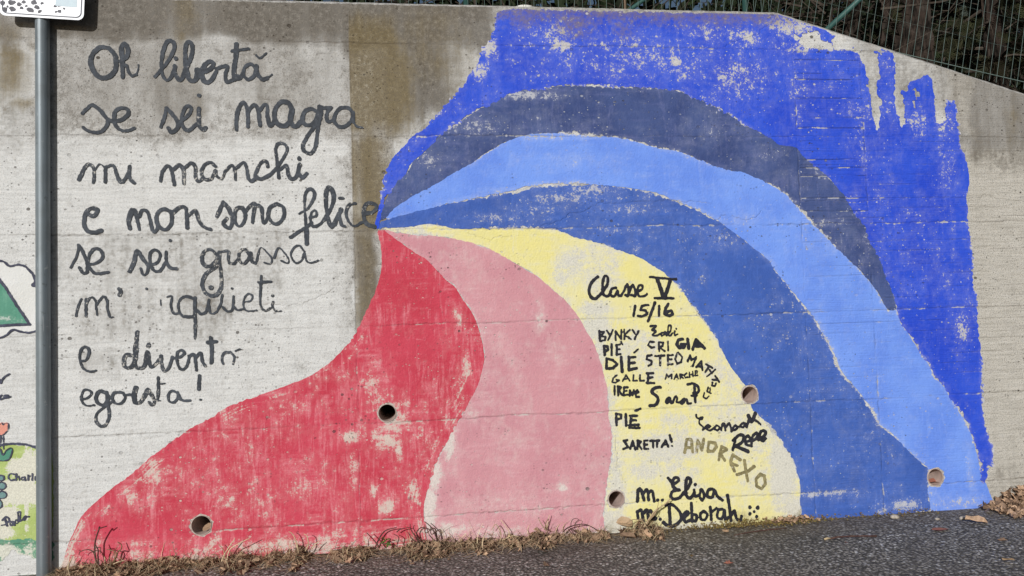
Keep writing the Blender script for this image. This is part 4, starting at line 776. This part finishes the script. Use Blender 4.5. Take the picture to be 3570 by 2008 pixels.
def blade(p, d, L, wd, rng, droop, n=5):
    """a curved ribbon"""
    d = Vector(d).normalized(); side = d.cross(Vector((0, 0, 1))); side = side.normalized() if side.length > .05 else Vector((1, 0, 0))
    q = Vector(p); V = []
    for i in range(n+1):
        w_ = wd*(1-.75*i/n); V += [q-side*w_, q+side*w_]
        d = (d+Vector((rng.uniform(-.25, .25), rng.uniform(-.25, .25), -droop*(.4+i/n)))).normalized(); q = q+d*L/n
        if q.z < .004: q.z = .004
        if q.y > -.004: q.y = -.004
    return V, [(2*i, 2*i+1, 2*i+3, 2*i+2) for i in range(n)]
class Tinted:
    def __init__(s): s.V = []; s.F = []; s.T = []
    def add(s, V, F, t):
        b = len(s.V); s.V += [tuple(v) for v in V]; s.F += [tuple(i+b for i in f) for f in F]; s.T += [t]*len(V)
    def build(s, name, mat, parent=None):
        o = mesh_obj(name, s.V, s.F, mat, parent); at = o.data.attributes.new('tint', 'FLOAT', 'POINT'); at.data.foreach_set('value', s.T); return o
def litter_h(px):
    xs = [180, 280, 420, 560, 700, 850, 950, 1050, 1200, 1300, 1450, 1560, 1700, 1790, 1880, 1950, 2050, 2120, 2200, 2280, 2330, 2370]
    hs = [0, .05, .06, .05, .055, .05, .05, .06, .055, .06, .06, .05, .05, .05, .085, .07, .04, .03, .06, .055, .02, 0]
    ws = [0, .12, .15, .15, .16, .18, .22, .22, .2, .2, .22, .2, .17, .17, .2, .19, .13, .1, .16, .15, .06, 0]
    return np.interp(px, xs, hs)*.8, np.interp(px, xs, ws)*.85
rng = random.Random(3); L1 = Tinted(); L2 = Tinted()
def X_of(px): return float(Wpx(px, 1880)[0])
# dark crumbs under the leaves
V = []; Fc = []; npx = np.arange(180, 2372, 8); m = 7
for px in npx:
    h, w_ = litter_h(px); q_ = .12+1.0*float(vnoise(np.array(px*.01), np.array(.5), 2.2, seed=3))+.5*float(vnoise(np.array(px*.01), np.array(.5), 7, seed=4)); q_ = min(1.35, (q_/.88)**3.2*.8); h *= q_; w_ *= q_
    for k in range(m):
        f = k/(m-1); V.append((X_of(px), .002-f*w_*1.02, max(.002, h*.5*(1-f)**1.3*(.7+.6*rng.random()))-(.006 if k == m-1 else 0)))
for i in range(len(npx)-1):
    for k in range(m-1): Fc.append((i*m+k, i*m+k+1, (i+1)*m+k+1, (i+1)*m+k))
crumb = plain('leaf_crumbs', lin(48, 41, 35), lin(112, 95, 78), 60, .95, .1, .01, sc=(1, 1.5, 1))
lit = mesh_obj('leaf_litter', V, Fc, crumb); tag(lit, 'brown dead leaves and dry grass banked along the foot of the wall', 'leaf litter', kind='stuff')
for i in range(1050):
    px = rng.uniform(190, 2365); h, w_ = litter_h(px); q_ = .12+1.0*float(vnoise(np.array(px*.01), np.array(.5), 2.2, seed=3))+.5*float(vnoise(np.array(px*.01), np.array(.5), 7, seed=4)); q_ = min(1.35, (q_/.88)**3.2*.8); h *= q_; w_ *= q_
    if h < .01: continue
    f = rng.random()**1.15; s = rng.uniform(.014, .042)*(1.5 if rng.random() < .1 else 1)
    if 1250 < px < 1780: s *= .8
    Vv, Ff = leaf_geo(s, rng, rng.random() < .6, rng.uniform(.2, 1.0))
    z = h*.62*(1-f)**1.1*rng.uniform(.5, 1.2)+.005
    L1.add(place(Vv, (X_of(px), -.012-f*w_*1.08, z), (rng.uniform(-.9, .9)+.35, rng.uniform(-.8, .8), rng.uniform(0, 6.3))), Ff, rng.random()**.8)
for i in range(3300):
    px = rng.uniform(200, 2350); h, w_ = litter_h(px); q_ = .12+1.0*float(vnoise(np.array(px*.01), np.array(.5), 2.2, seed=3))+.5*float(vnoise(np.array(px*.01), np.array(.5), 7, seed=4)); q_ = min(1.35, (q_/.88)**3.2*.8); h *= q_; w_ *= q_
    if h < .01: continue
    f = rng.random()**1.4
    Vv, Ff = blade((X_of(px), -.012-f*w_*.9, h*.75*(1-f)*rng.random()+.004), (rng.uniform(-1, 1), rng.uniform(-.9, .3), rng.uniform(.0, .45) if rng.random() < .85 else rng.uniform(.5, 1.2)), rng.uniform(.05, .15), rng.uniform(.0011, .0026), rng, rng.uniform(.05, .5))
    L2.add(Vv, Ff, rng.random()**1.2)
L1.build('dead_leaves', LEAF, lit)['kind'] = 'stuff'; L2.build('dry_grass', STRAW, lit)['kind'] = 'stuff'
# moss and crumbs right of the bank, and the pile at the right edge
L3 = Tinted(); L4 = Tinted(); L5 = Tinted()
MOSS = leafy('base_moss', (lin(150, 136, 78), lin(110, 92, 62), lin(124, 92, 68)))
for i in range(1300):
    px = rng.choice((rng.gauss(2560, 90), rng.gauss(2740, 60), rng.uniform(2300, 3250), rng.gauss(2690, 90)))
    if not 2290 < px < 3300: continue
    y = -abs(rng.gauss(0, .03))-.002; s = rng.uniform(.006, .016)
    Vv, Ff = leaf_geo(s, rng, True, .8); L3.add(place(Vv, (float(Wpx(px, 1830)[0]), y, rng.random()**2*.035*math.exp(y*30)+.004), (rng.uniform(-1, 1), rng.uniform(-1, 1), rng.uniform(0, 6))), Ff, rng.random())
ms = L3.build('moss', MOSS); tag(ms, 'thin olive and brown moss with crumbs along the wall foot right of the leaves', 'moss', kind='stuff')
for i in range(60):
    px = rng.gauss(2760, 45); Vv, Ff = leaf_geo(rng.uniform(.015, .035), rng, True, .8)
    L5.add(place(Vv, (float(Wpx(px, 1830)[0]), -abs(rng.gauss(.03, .03))-.01, rng.uniform(.006, .03)), (rng.uniform(-.7, .9), rng.uniform(-.7, .7), rng.uniform(0, 6))), Ff, rng.random())
tag(L5.build('leaf_litter', LEAF), 'small brown leaf scraps on the moss below the mid blue arch', 'leaf litter', kind='stuff')
for i in range(900):
    x0 = rng.uniform(0, 1); px = 3395+x0**.62*355
    hh = .012+.085*min(1, max(0, px-3430)/110); f = rng.random()**1.1
    Vv, Ff = leaf_geo(rng.uniform(.02, .055), rng, rng.random() < .4, rng.uniform(.3, 1))
    L4.add(place(Vv, (float(Wpx(px, 1760)[0]), -.02-f*.24, hh*(1-f)*rng.uniform(.3, 1.1)+.008), (rng.uniform(-.9, 1.1), rng.uniform(-.9, .9), rng.uniform(0, 6))), Ff, rng.random())
tag(L4.build('leaf_pile', LEAF), 'heap of brown dead leaves against the wall at the right edge', 'leaf pile', kind='stuff')

def loose_leaf(tx, ty, tl, size, mat, label, star=True, rot=None, z=.008, curl=.5):
    o_ = TILE[tl]; x, y = Gpx(o_[0]+tx*KT, o_[1]+ty*KT); r_ = random.Random(int(tx*7+ty))
    Vv, Ff = leaf_geo(size, r_, star, curl); t = Tinted()
    t.add(place(Vv, (0, 0, 0), rot or (r_.uniform(-.3, .5), r_.uniform(-.3, .3), r_.uniform(0, 6))), Ff, r_.random())
    o = t.build('dead_leaf', mat); o.location = (x, min(y, -size*.3), z-min(v[2] for v in t.V)*.6); tag(o, label, 'leaf', 'single leaves lying on the asphalt'); return o
loose_leaf(930, 1320, 'B4', .055, LEAF, 'brown lobed leaf in front of the litter, below the left pink edge')
loose_leaf(1560, 1350, 'B4', .035, LEAF, 'small brown leaf on bare asphalt below the middle of the pink band')
loose_leaf(1390, 1272, 'B4', .03, LEAFP, 'tiny pale leaf at the front edge of the litter')
loose_leaf(345, 1355, 'C4', .04, LEAF, 'brown leaf scrap on the asphalt below the right part of the pink band')
loose_leaf(2180, 1340, 'C4', .045, LEAFR, 'pinkish lobed leaf alone on the asphalt below the drain and names')
loose_leaf(1800, 1265, 'C4', .035, MOSS, 'small faded olive leaf flat on the asphalt')
loose_leaf(1740, 1000, 'D4', .085, LEAFR, 'long rust red leaf on the asphalt below the light blue arch', False, (0, 0, .05), curl=.15)
loose_leaf(2370, 1115, 'D4', .05, LEAF, 'orange brown curled leaf near the right edge of the asphalt', True)
loose_leaf(2420, 1315, 'D4', .045, LEAFP, 'pale thin leaf in the lower right corner', False)
loose_leaf(2110, 925, 'D4', .10, LEAF, 'long dark brown curled leaf in front of the right leaf pile', False, (.3, .1, -.15))
loose_leaf(1100, 985, 'C4', .095, LEAFP, 'big tan leaf standing at the foot of the yellow band, under the drain', False, (.9, .2, .25), z=.05)
loose_leaf(1170, 1110, 'C4', .075, LEAF, 'tan leaf lying flat in front of the dry tuft by the yellow band', False, (.2, .1, .1), z=.02)
loose_leaf(2140, 1020, 'C4', .05, LEAF, 'orange leaf tucked at the wall foot below the yellow band')
loose_leaf(800, 1135, 'D4', .022, LEAFR, 'tiny dark red leaf crumb beside the broken twig')
# leaves caught in the drains
for i, s, lab in ((4, .075, 'brown leaf lying in the mouth of the light blue drain'), (0, .05, 'grey brown leaf lying in the drain nearest the pole')):
    x, z, r = HC[i]; r_ = random.Random(i); Vv, Ff = leaf_geo(s, r_, False, .5); t = Tinted()
    t.add(place(Vv, (0, 0, 0), (.25 if i else 1.0, .12 if i else -.5, .05)), Ff, .6); o = t.build('dead_leaf', LEAFR if i else LEAF)
    o.location = (x+(.008 if i else .02), .03 if i else .05, z-r*.86+(.008 if i else .02)); tag(o, lab, 'leaf')
def stick(pts, rad, name, mat, label, cat, tl):
    o_ = TILE[tl]; P = [Vector((*Gpx(o_[0]+a*KT, o_[1]+b*KT), c)) for a, b, c in pts]; c0 = P[0].copy(); mb = MB(); mb.tube([p-c0 for p in P], rad, 6)
    o = mb.build(name, mat, None, c0, True); at = o.data.attributes.new('tint', 'FLOAT', 'POINT'); at.data.foreach_set('value', [.5]*len(o.data.vertices)); tag(o, label, cat); return o
stick([(640, 1088, .006), (720, 1075, .008), (860, 1068, .009), (1000, 1064, .008), (1105, 1062, .006)], [.004, .0045, .004, .004, .0055], 'twig', STEM, 'broken twig with a pale split end on the asphalt', 'twig', 'D4')
tw = stick([(585, 1096, .007), (615, 1090, .009), (650, 1086, .007)], [.0055, .006, .0035], 'twig_end', STRAW, None, None, 'D4')
par = bpy.data.objects['twig']; tw.location = tw.location-par.location; tw.parent = par
stick([(2230, 1052, .005), (2350, 1030, .007), (2500, 1010, .008), (2640, 996, .008), (2760, 985, .006)], [.002, .003, .0035, .0035, .002], 'twig', STEM, 'long thin brown twig lying along the moss', 'twig', 'C4')
STONE = plain('pale_pebble', lin(190, 180, 166), lin(160, 150, 138), 60, .85, .2, .003)
for k, (tx, ty, s, lab) in enumerate(((1290, 872, .02, 'largest pale pebble, below the vertical joint in the mid blue'), (1965, 882, .015, 'grey pebble nearest the right leaf pile'), (1712, 886, .011, 'small bright pebble below the light blue drain'))):
    o_ = TILE['D4']; x, y = Gpx(o_[0]+tx*KT, o_[1]+ty*KT); bm_V = []; r_ = random.Random(k); Fc = []; n = 12; R_ = 7
    for j in range(R_):
        th = math.pi*j/(R_-1)
        for i in range(n):
            a = 2*math.pi*i/n; q = s*(.85+.3*r_.random()); bm_V.append((q*1.3*math.sin(th)*math.cos(a), q*math.sin(th)*math.sin(a), q*.6*math.cos(th)))
    Fc = [(j*n+i, j*n+(i+1) % n, (j+1)*n+(i+1) % n, (j+1)*n+i) for j in range(R_-1) for i in range(n)]
    tag(mesh_obj('pebble', bm_V, Fc, STONE, None, (x, y, s*.4), True), lab, 'pebble', 'pebbles along the wall foot')

# dry weeds, each traced as a few stems standing just off the wall
def weed(tl, stems, label, y=-.05, mat=STEM, name='dry_weed'):
    o_ = TILE[tl]; first = stems[0][1]; bx_, bz_ = map(float, Wpx(o_[0]+first[0][0]*KT, o_[1]+first[0][1]*KT, y))
    root = empty(name, (bx_, y, max(bz_, 0))); tag(root, label, 'dry weed', 'dead weeds along the wall foot'); r_ = random.Random(int(bx_*100))
    for wd, pts in stems:
        P = []; yy = y+r_.uniform(-.025, .02)
        for k, (a, b) in enumerate(pts):
            x, z = map(float, Wpx(o_[0]+a*KT, o_[1]+b*KT, yy+k*r_.uniform(-.006, .006))); P.append((x-bx_, yy-y+k*r_.uniform(-.006, .003), max(z, .01)-max(bz_, 0)))
        q = smooth(np.array(P), 4); mb = MB(); mb.tube(q, np.linspace(wd, wd*.5, len(q))*1.25, 5)
        o = mb.build('stem', mat, root, sm=True); at = o.data.attributes.new('tint', 'FLOAT', 'POINT'); at.data.foreach_set('value', [r_.random()]*len(o.data.vertices))
W2 = .0034
weed('A4', [(.004, [(1000, 1400), (960, 1280), (945, 1180), (965, 1080), (1000, 960), (1035, 945), (1045, 965)]), (W2, [(990, 1380), (975, 1250), (985, 1180), (960, 1110)]), (.0026, [(960, 1280), (930, 1200), (880, 1175), (810, 1200), (770, 1250)]), (.0022, [(950, 1170), (1010, 1160), (1000, 1230)])], 'tallest hooked dead weed, nearest the pole')
weed('A4', [(W2, [(1080, 1380), (1150, 1290), (1180, 1200), (1220, 1180), (1225, 1130), (1205, 1085)]), (.0026, [(1100, 1360), (1160, 1230), (1120, 1185), (1050, 1190)]), (.0026, [(1130, 1330), (1190, 1300), (1240, 1290)])], 'dead weed with a forked tip right of the hooked one', mat=STRAW)
weed('A4', [(.003, [(2210, 1400), (2230, 1250), (2280, 1170), (2340, 1080)]), (.0026, [(2260, 1330), (2290, 1190), (2400, 1110), (2500, 1065)]), (.0026, [(2230, 1330), (2240, 1200), (2180, 1130)]), (.0022, [(2200, 1350), (2170, 1250), (2110, 1225)])], 'spiky straw tuft under the red, below the low drain', mat=STRAW)
weed('B4', [(.0026, [(420, 1180), (400, 1080), (370, 1020), (335, 1005)]), (.0026, [(500, 1200), (530, 1130), (515, 1050), (480, 1035)]), (.0026, [(560, 1180), (600, 1130), (640, 1095)])], 'three thin bent weeds below the red, left of the joint', mat=STRAW)
weed('B4', [(.0034, [(1190, 1180), (1250, 1050), (1310, 990), (1410, 965)]), (.003, [(1240, 1160), (1180, 1090), (1110, 1015)]), (.0026, [(1420, 1130), (1430, 1060), (1380, 1030)]), (.0026, [(1410, 1010), (1450, 980), (1540, 965)])], 'arching dark weed below the worn end of the red')
weed('B4', [(.003, [(1640, 1140), (1600, 1060), (1550, 980), (1545, 930)]), (.003, [(1650, 1130), (1610, 1020), (1660, 970), (1740, 980)]), (.0026, [(1640, 1120), (1570, 1080), (1520, 1010)])], 'reddish weed standing where red meets pink')
weed('B4', [(.0034, [(1820, 1110), (1790, 1010), (1750, 960), (1690, 910)]), (.0034, [(1815, 1110), (1800, 990), (1770, 970), (1700, 1020), (1690, 920)]), (.0026, [(1800, 1100), (1740, 1040), (1700, 940)])], 'dark triangular bent weed at the left of the pink band')
weed('B4', [(.0026, [(2440, 1120), (2450, 1020), (2400, 930), (2360, 990)]), (.0026, [(2450, 1100), (2540, 1030), (2450, 890)]), (.0026, [(2480, 1090), (2560, 1040), (2640, 1060)])], 'thin dry weed below the middle of the pink band', mat=STRAW)
weed('C4', [(.0026, [(360, 990), (320, 950), (275, 870)]), (.0026, [(355, 990), (370, 930), (390, 840)]), (.0026, [(350, 980), (350, 920), (370, 870)])], 'upright spiky dry blades on the pink leaf mound', mat=STRAW)
weed('C4', [(.003, [(520, 1010), (580, 960), (690, 930), (770, 940), (850, 980)]), (.0028, [(780, 1090), (650, 1010), (580, 960)]), (.0018, [(600, 960), (610, 900), (650, 880), (690, 900), (640, 940)]), (.003, [(690, 1100), (620, 1030), (560, 960)])], 'dark sprawling weed on the right of the pink leaf mound')
weed('C4', [(.0042, [(1330, 960), (1390, 870), (1450, 800), (1520, 740), (1595, 668)]), (.0036, [(1340, 960), (1420, 850), (1500, 770), (1580, 690)]), (.0024, [(1350, 940), (1310, 900), (1230, 880), (1170, 900), (1165, 940)]), (.002, [(1370, 900), (1450, 830), (1470, 700)]), (.002, [(1380, 950), (1420, 900), (1440, 940)]), (.0024, [(1300, 980), (1210, 1000), (1150, 960)])], 'thick straw stalk leaning right across the black names', mat=STRAW, y=-.07)

GRN = leafy('fresh_green_leaf', (lin(108, 128, 62), lin(74, 96, 44), lin(92, 106, 58)))
gx_, gz_ = map(float, Wpx(890+1300*KT, 1502+1150*KT, -.05)); r_ = random.Random(5); T = Tinted()
for k in range(22):
    a = r_.uniform(0, 6.28); q = r_.uniform(.004, .026); Vv, Ff = leaf_geo(r_.uniform(.012, .022), r_, False, .5); T.add(place(Vv, (q*math.cos(a), q*.6*math.sin(a), r_.uniform(.0, .045)), (r_.uniform(.2, 1.3), r_.uniform(-.5, .5), a)), Ff, r_.random())
o = T.build('green_sprout', GRN); o.location = (gx_, -.05, max(gz_, .015)); tag(o, 'small fresh green sprout in the dry grass below the red band', 'plant')

# ------------------------------------------------------------------ above the wall: fence, brace, bucket
YF = .14
GREEN = plain('green_coated_steel', lin(50, 88, 84), lin(60, 98, 92), 20, .5, .4)
WIRE = plain('coated_wire', lin(120, 136, 130), lin(96, 116, 110), 20, .5, .4)
fence = empty('wire_fence', (0, YF, ZTOP)); tag(fence, 'green welded wire fence standing on top of the wall', 'fence')
mb = MB(); sx = .0475
x = -2.6
while x < BX+.02: mb.tube([(x, 0, -.03), (x, 0, 1.15)], .0012, 4, False); x += sx
for k in range(7): mb.tube([(-2.6, .002, .02+k*.18), (BX, .002, .02+k*.18)], .0006, 4, False)
mb.build('wire_panel', WIRE, fence)
# sloping panel follows its own straining wire
P0 = Vector((BX-.02, 0, .012)); ex, ez = map(float, Wpx(3570, 283, YF)); P1 = Vector((ex, 0, ez-ZTOP)); dr = (P1-P0).normalized(); up = Vector((-dr.z, 0, dr.x)); Ls = 3.2
mb = MB(); s_ = -.3
while s_ < Ls:
    b0 = P0+dr*s_; mb.tube([b0-up*.05, b0+up*1.2], .0012, 4, False); s_ += sx
for k in range(1, 7): mb.tube([P0+dr*-.2+up*k*.19, P0+dr*Ls+up*k*.19], .0004, 4, False)
mb.build('wire_panel', WIRE, fence)
mb = MB(); mb.tube([P0+Vector((0, -.004, .0)), P0+dr*.7+Vector((0, -.004, -.012)), P0+dr*Ls+Vector((0, -.004, 0))], .0026, 6); mb.build('straining_wire', WIRE, fence)
for px in (1627, 2605):
    x = float(Wpx(px, 15, YF)[0]); mb = MB(); mb.tube([(x, .03, -.02), (x, .03, 1.25)], .017, 10); mb.build('post', GREEN, fence, sm=True)
for (p, q, rr) in (((2213, 22), (2250, -4), .012), ((2897, 90), (2995, 0), .0165)):
    a = Wpx(*p, YF+.05); b = Wpx(*q, YF+.05); A = Vector((float(a[0]), .05, float(a[1])-ZTOP)); B = Vector((float(b[0]), .05, float(b[1])-ZTOP))
    dd = (B-A).normalized(); mb = MB(); mb.tube([A-dd*.1, A+dd*1.1], rr, 10); mb.build('brace', GREEN, fence, sm=True)
x = float(Wpx(2201, 15, .26)[0]); mb = MB(); mb.tube([(0, 0, -.4), (.004, 0, .3), (-.004, 0, 1.1)], [.008, .007, .006], 6)
tag(mb.build('wooden_stake', plain('grey_wood', lin(134, 112, 92), lin(112, 94, 78), 20), None, (x, .4, ZTOP)), 'thin brown wooden stake behind the fence', 'stake')
xa, xb = float(Wpx(1788, 5, .45)[0]), float(Wpx(1862, 5, .45)[0]); rb = (xb-xa)/2
mb = MB(); V = []; n = 32
prof = [(rb*.9, -.25), (rb, .1), (rb, .125), (rb*1.06, .128), (rb*1.06, .15), (rb*.97, .15), (rb*.86, -.24)]
for r_, z_ in prof:
    for k in range(n): V.append((r_*math.cos(6.28318*k/n), r_*math.sin(6.28318*k/n), z_))
mb.add(V, [(i*n+k, i*n+(k+1) % n, (i+1)*n+(k+1) % n, (i+1)*n+k) for i in range(len(prof)-1) for k in range(n)]+[tuple(range(n))[::-1], tuple(range((len(prof)-1)*n, len(prof)*n))])
tag(mb.build('bucket', plain('white_plastic', lin(232, 230, 222), lin(222, 220, 212), 10, .5, .4), None, ((xa+xb)/2, .45, ZTOP+.02), True), 'white plastic bucket behind the fence above the blue', 'bucket')

# ------------------------------------------------------------------ trees behind the fence
BARK = None
def bark_mat():
    t = NT('furrowed_bark', .95, .1); n = t.noise(1, 5, .65, sc=(22, 22, 5)); n2 = t.noise(7, 4, .6)
    c = t.mix(t.step(n, .38, .62), lin(26, 23, 21), lin(66, 56, 50)); c = t.mix(t.math('MULTIPLY', t.step(n2, .5, .7), .5), c, lin(84, 78, 72)); t.bump(n, .05); return t.color(c)
BARK = bark_mat()
def foliage(name, a, b, c):
    t = NT(name, .8, .15); g = t.node('Attribute', attribute_name='tint'); n = t.noise(1.7, 3, .6)
    k = t.mix(g.outputs['Fac'], a, b); k = t.mix(t.math('MULTIPLY', t.step(n, .45, .65), .7), k, c); return t.color(k)
FOL = [foliage('dark_conifer_leaf', lin(36, 40, 26), lin(62, 64, 42), lin(52, 46, 34)), foliage('grey_green_leaf', lin(52, 58, 50), lin(96, 104, 96), lin(58, 56, 46)), foliage('deep_ivy_leaf', lin(24, 32, 20), lin(46, 58, 34), lin(40, 44, 32))]
TWIG = plain('dead_twig', lin(84, 76, 68), lin(52, 45, 40), 6, .9, .1)
def trunk(root, r0, h, lean, rr):
    V = []; n = 40; m = 46
    for j in range(m):
        z = h*j/(m-1)
        for k in range(n):
            a = 2*math.pi*k/n; rad = r0*(1-.35*j/m)*(1+.16*(LAT[(k*3+int(rr*50)) % 256, (j//3) % 256]-.5)+.30*(LAT[(k+9) % 256, (j//7+int(rr*9)) % 256]-.5))
            V.append((lean*z+rad*math.cos(a), rad*math.sin(a), z))
    return mesh_obj('trunk', V, [(j*n+k, j*n+(k+1) % n, (j+1)*n+(k+1) % n, (j+1)*n+k) for j in range(m-1) for k in range(n)], BARK, root)
def spray(T, p, d, L, rr, wd=.006, side=9):
    """a needle spray: a stem with side leaflets"""
    d = Vector(d).normalized(); s = d.cross(Vector((rr.uniform(-1, 1), rr.uniform(-1, 1), rr.uniform(-1, 1)))).normalized(); tint = rr.random()**1.5
    for i in range(side):
        f = (i+1)/side; q = p+d*L*f
        for sg in (-1, 1):
            e = (d*.7+s*sg*rr.uniform(.6, 1.1)+Vector((0, 0, rr.uniform(-.25, .15)))).normalized(); l_ = L*.42*(1.15-f*.75); n_ = e.cross(d).normalized(); wv = e.cross(n_)*wd
            T.add([q-wv, q+wv, q+e*l_+wv*.3, q+e*l_-wv*.3], [(0, 1, 2, 3)], tint)
def tree(x, y, r0, h, lean, crown, fol, label, seed, low=2.6, wd=.006, droop=-.2):
    rr = random.Random(seed); root = empty('conifer_tree', (x, y, 2.2)); tag(root, label, 'tree', 'trees behind the fence'); trunk(root, r0, h, lean, rr.random())
    T = Tinted(); B = MB()
    for i in range(crown[0]):
        z = rr.uniform(low-2.2, crown[2]); a = rr.uniform(0, 6.283); c0 = Vector((lean*z, 0, z)); dv = Vector((math.cos(a), math.sin(a), rr.uniform(-.3, .35))); L_ = crown[1]*rr.uniform(.5, 1.1)
        pts = [c0+dv*L_*t+Vector((0, 0, droop*L_*t*t)) + Vector((rr.uniform(-.04, .04), rr.uniform(-.04, .04), rr.uniform(-.04, .04))) for t in (0, .3, .6, 1)]
        B.tube(pts, [.018, .012, .008, .003], 5)
        for k in range(crown[3]):
            t = rr.uniform(.2, 1.05); p = c0+dv*L_*t+Vector((0, 0, droop*L_*t*t)); spray(T, p, dv+Vector((rr.uniform(-1, 1), rr.uniform(-1, 1), rr.uniform(-1, .5))), rr.uniform(.1, .24), rr, wd)
    B.build('branches', TWIG, root); T.build('crown', FOL[fol], root)
def at(px, py, Y): return float(Wpx(px, py, Y)[0])
tree(at(3130, 150, 2.2), 2.2, .22, 4.5, .06, (16, .9, 3.2, 6), 0, 'thick reddish barked trunk behind the sloping fence', 11, low=3.3)
tree(at(3480, 150, 2.3), 2.3, .09, 5, -.03, (70, 1.0, 4.2, 17), 0, 'dense dark evergreen at the right edge behind the fence', 12)
tree(at(3330, 100, 3.3), 3.3, .10, 5, .02, (60, .9, 4.2, 15), 1, 'grey green evergreen between the thick trunk and the dense one', 13)
tree(at(2900, 60, 3.0), 3.0, .08, 5, .12, (40, .9, 4.2, 8), 2, 'thin dark tree left of the thick trunk', 14)
# bare tangled twigs and ivy that read as one mass
def thicket(x0, x1, y0, y1, z0, z1, ntw, nlf, label, seed, size=(.03, .09), fol=2):
    rr = random.Random(seed); B = MB()
    for i in range(ntw):
        p = Vector((rr.uniform(x0, x1), rr.uniform(y0, y1), rr.uniform(z0, z1))); d = Vector((rr.gauss(0, 1), rr.gauss(0, .5), rr.gauss(.15, .6))).normalized(); pts = [p]
        for k in range(4): d = (d+Vector((rr.gauss(0, .35), rr.gauss(0, .3), rr.gauss(0, .35)))).normalized(); pts.append(pts[-1]+d*rr.uniform(.1, .3))
        r_ = rr.choice((.003, .004, .006, .012)); B.tube(pts, [r_, r_*.9, r_*.75, r_*.6, r_*.4], 4, False)
    o = B.build('thicket', TWIG); tag(o, label, 'thicket', kind='stuff'); T = Tinted()
    for i in range(nlf):
        p = Vector((rr.uniform(x0, x1), y0+(y1-y0)*rr.random()**.6, rr.uniform(z0, z1))); s = rr.uniform(*size); Vv, Ff = leaf_geo(s, rr, rr.random() < .3, .5)
        T.add(place(Vv, p, (rr.uniform(0, 3), rr.uniform(0, 3), rr.uniform(0, 6))), Ff, rr.random()**2)
    T.build('thicket_leaves', FOL[fol], o)['kind'] = 'stuff'; return o
gx0, gx1 = at(2625, 10, 4.0), at(2720, 10, 4.0)
thicket(-3.5, gx0, 1.2, 4.2, 2.5, 4.4, 900, 5200, 'tangle of bare dark twigs and ivy behind the level fence', 21)
thicket(gx1, 9.0, 2.6, 5.0, 2.5, 5.4, 1300, 7000, 'tangle of bare grey twigs and ivy behind the sloping fence', 22)
thicket(-5, gx0-.1, 5.0, 6.5, 2.6, 5.5, 10, 5000, 'dark evergreen undergrowth far behind the level fence', 23, (.15, .34), 2)
thicket(gx1+.5, 12, 5.6, 7.5, 2.6, 7.0, 10, 6500, 'dark evergreen undergrowth far behind the sloping fence', 24, (.15, .34), 2)
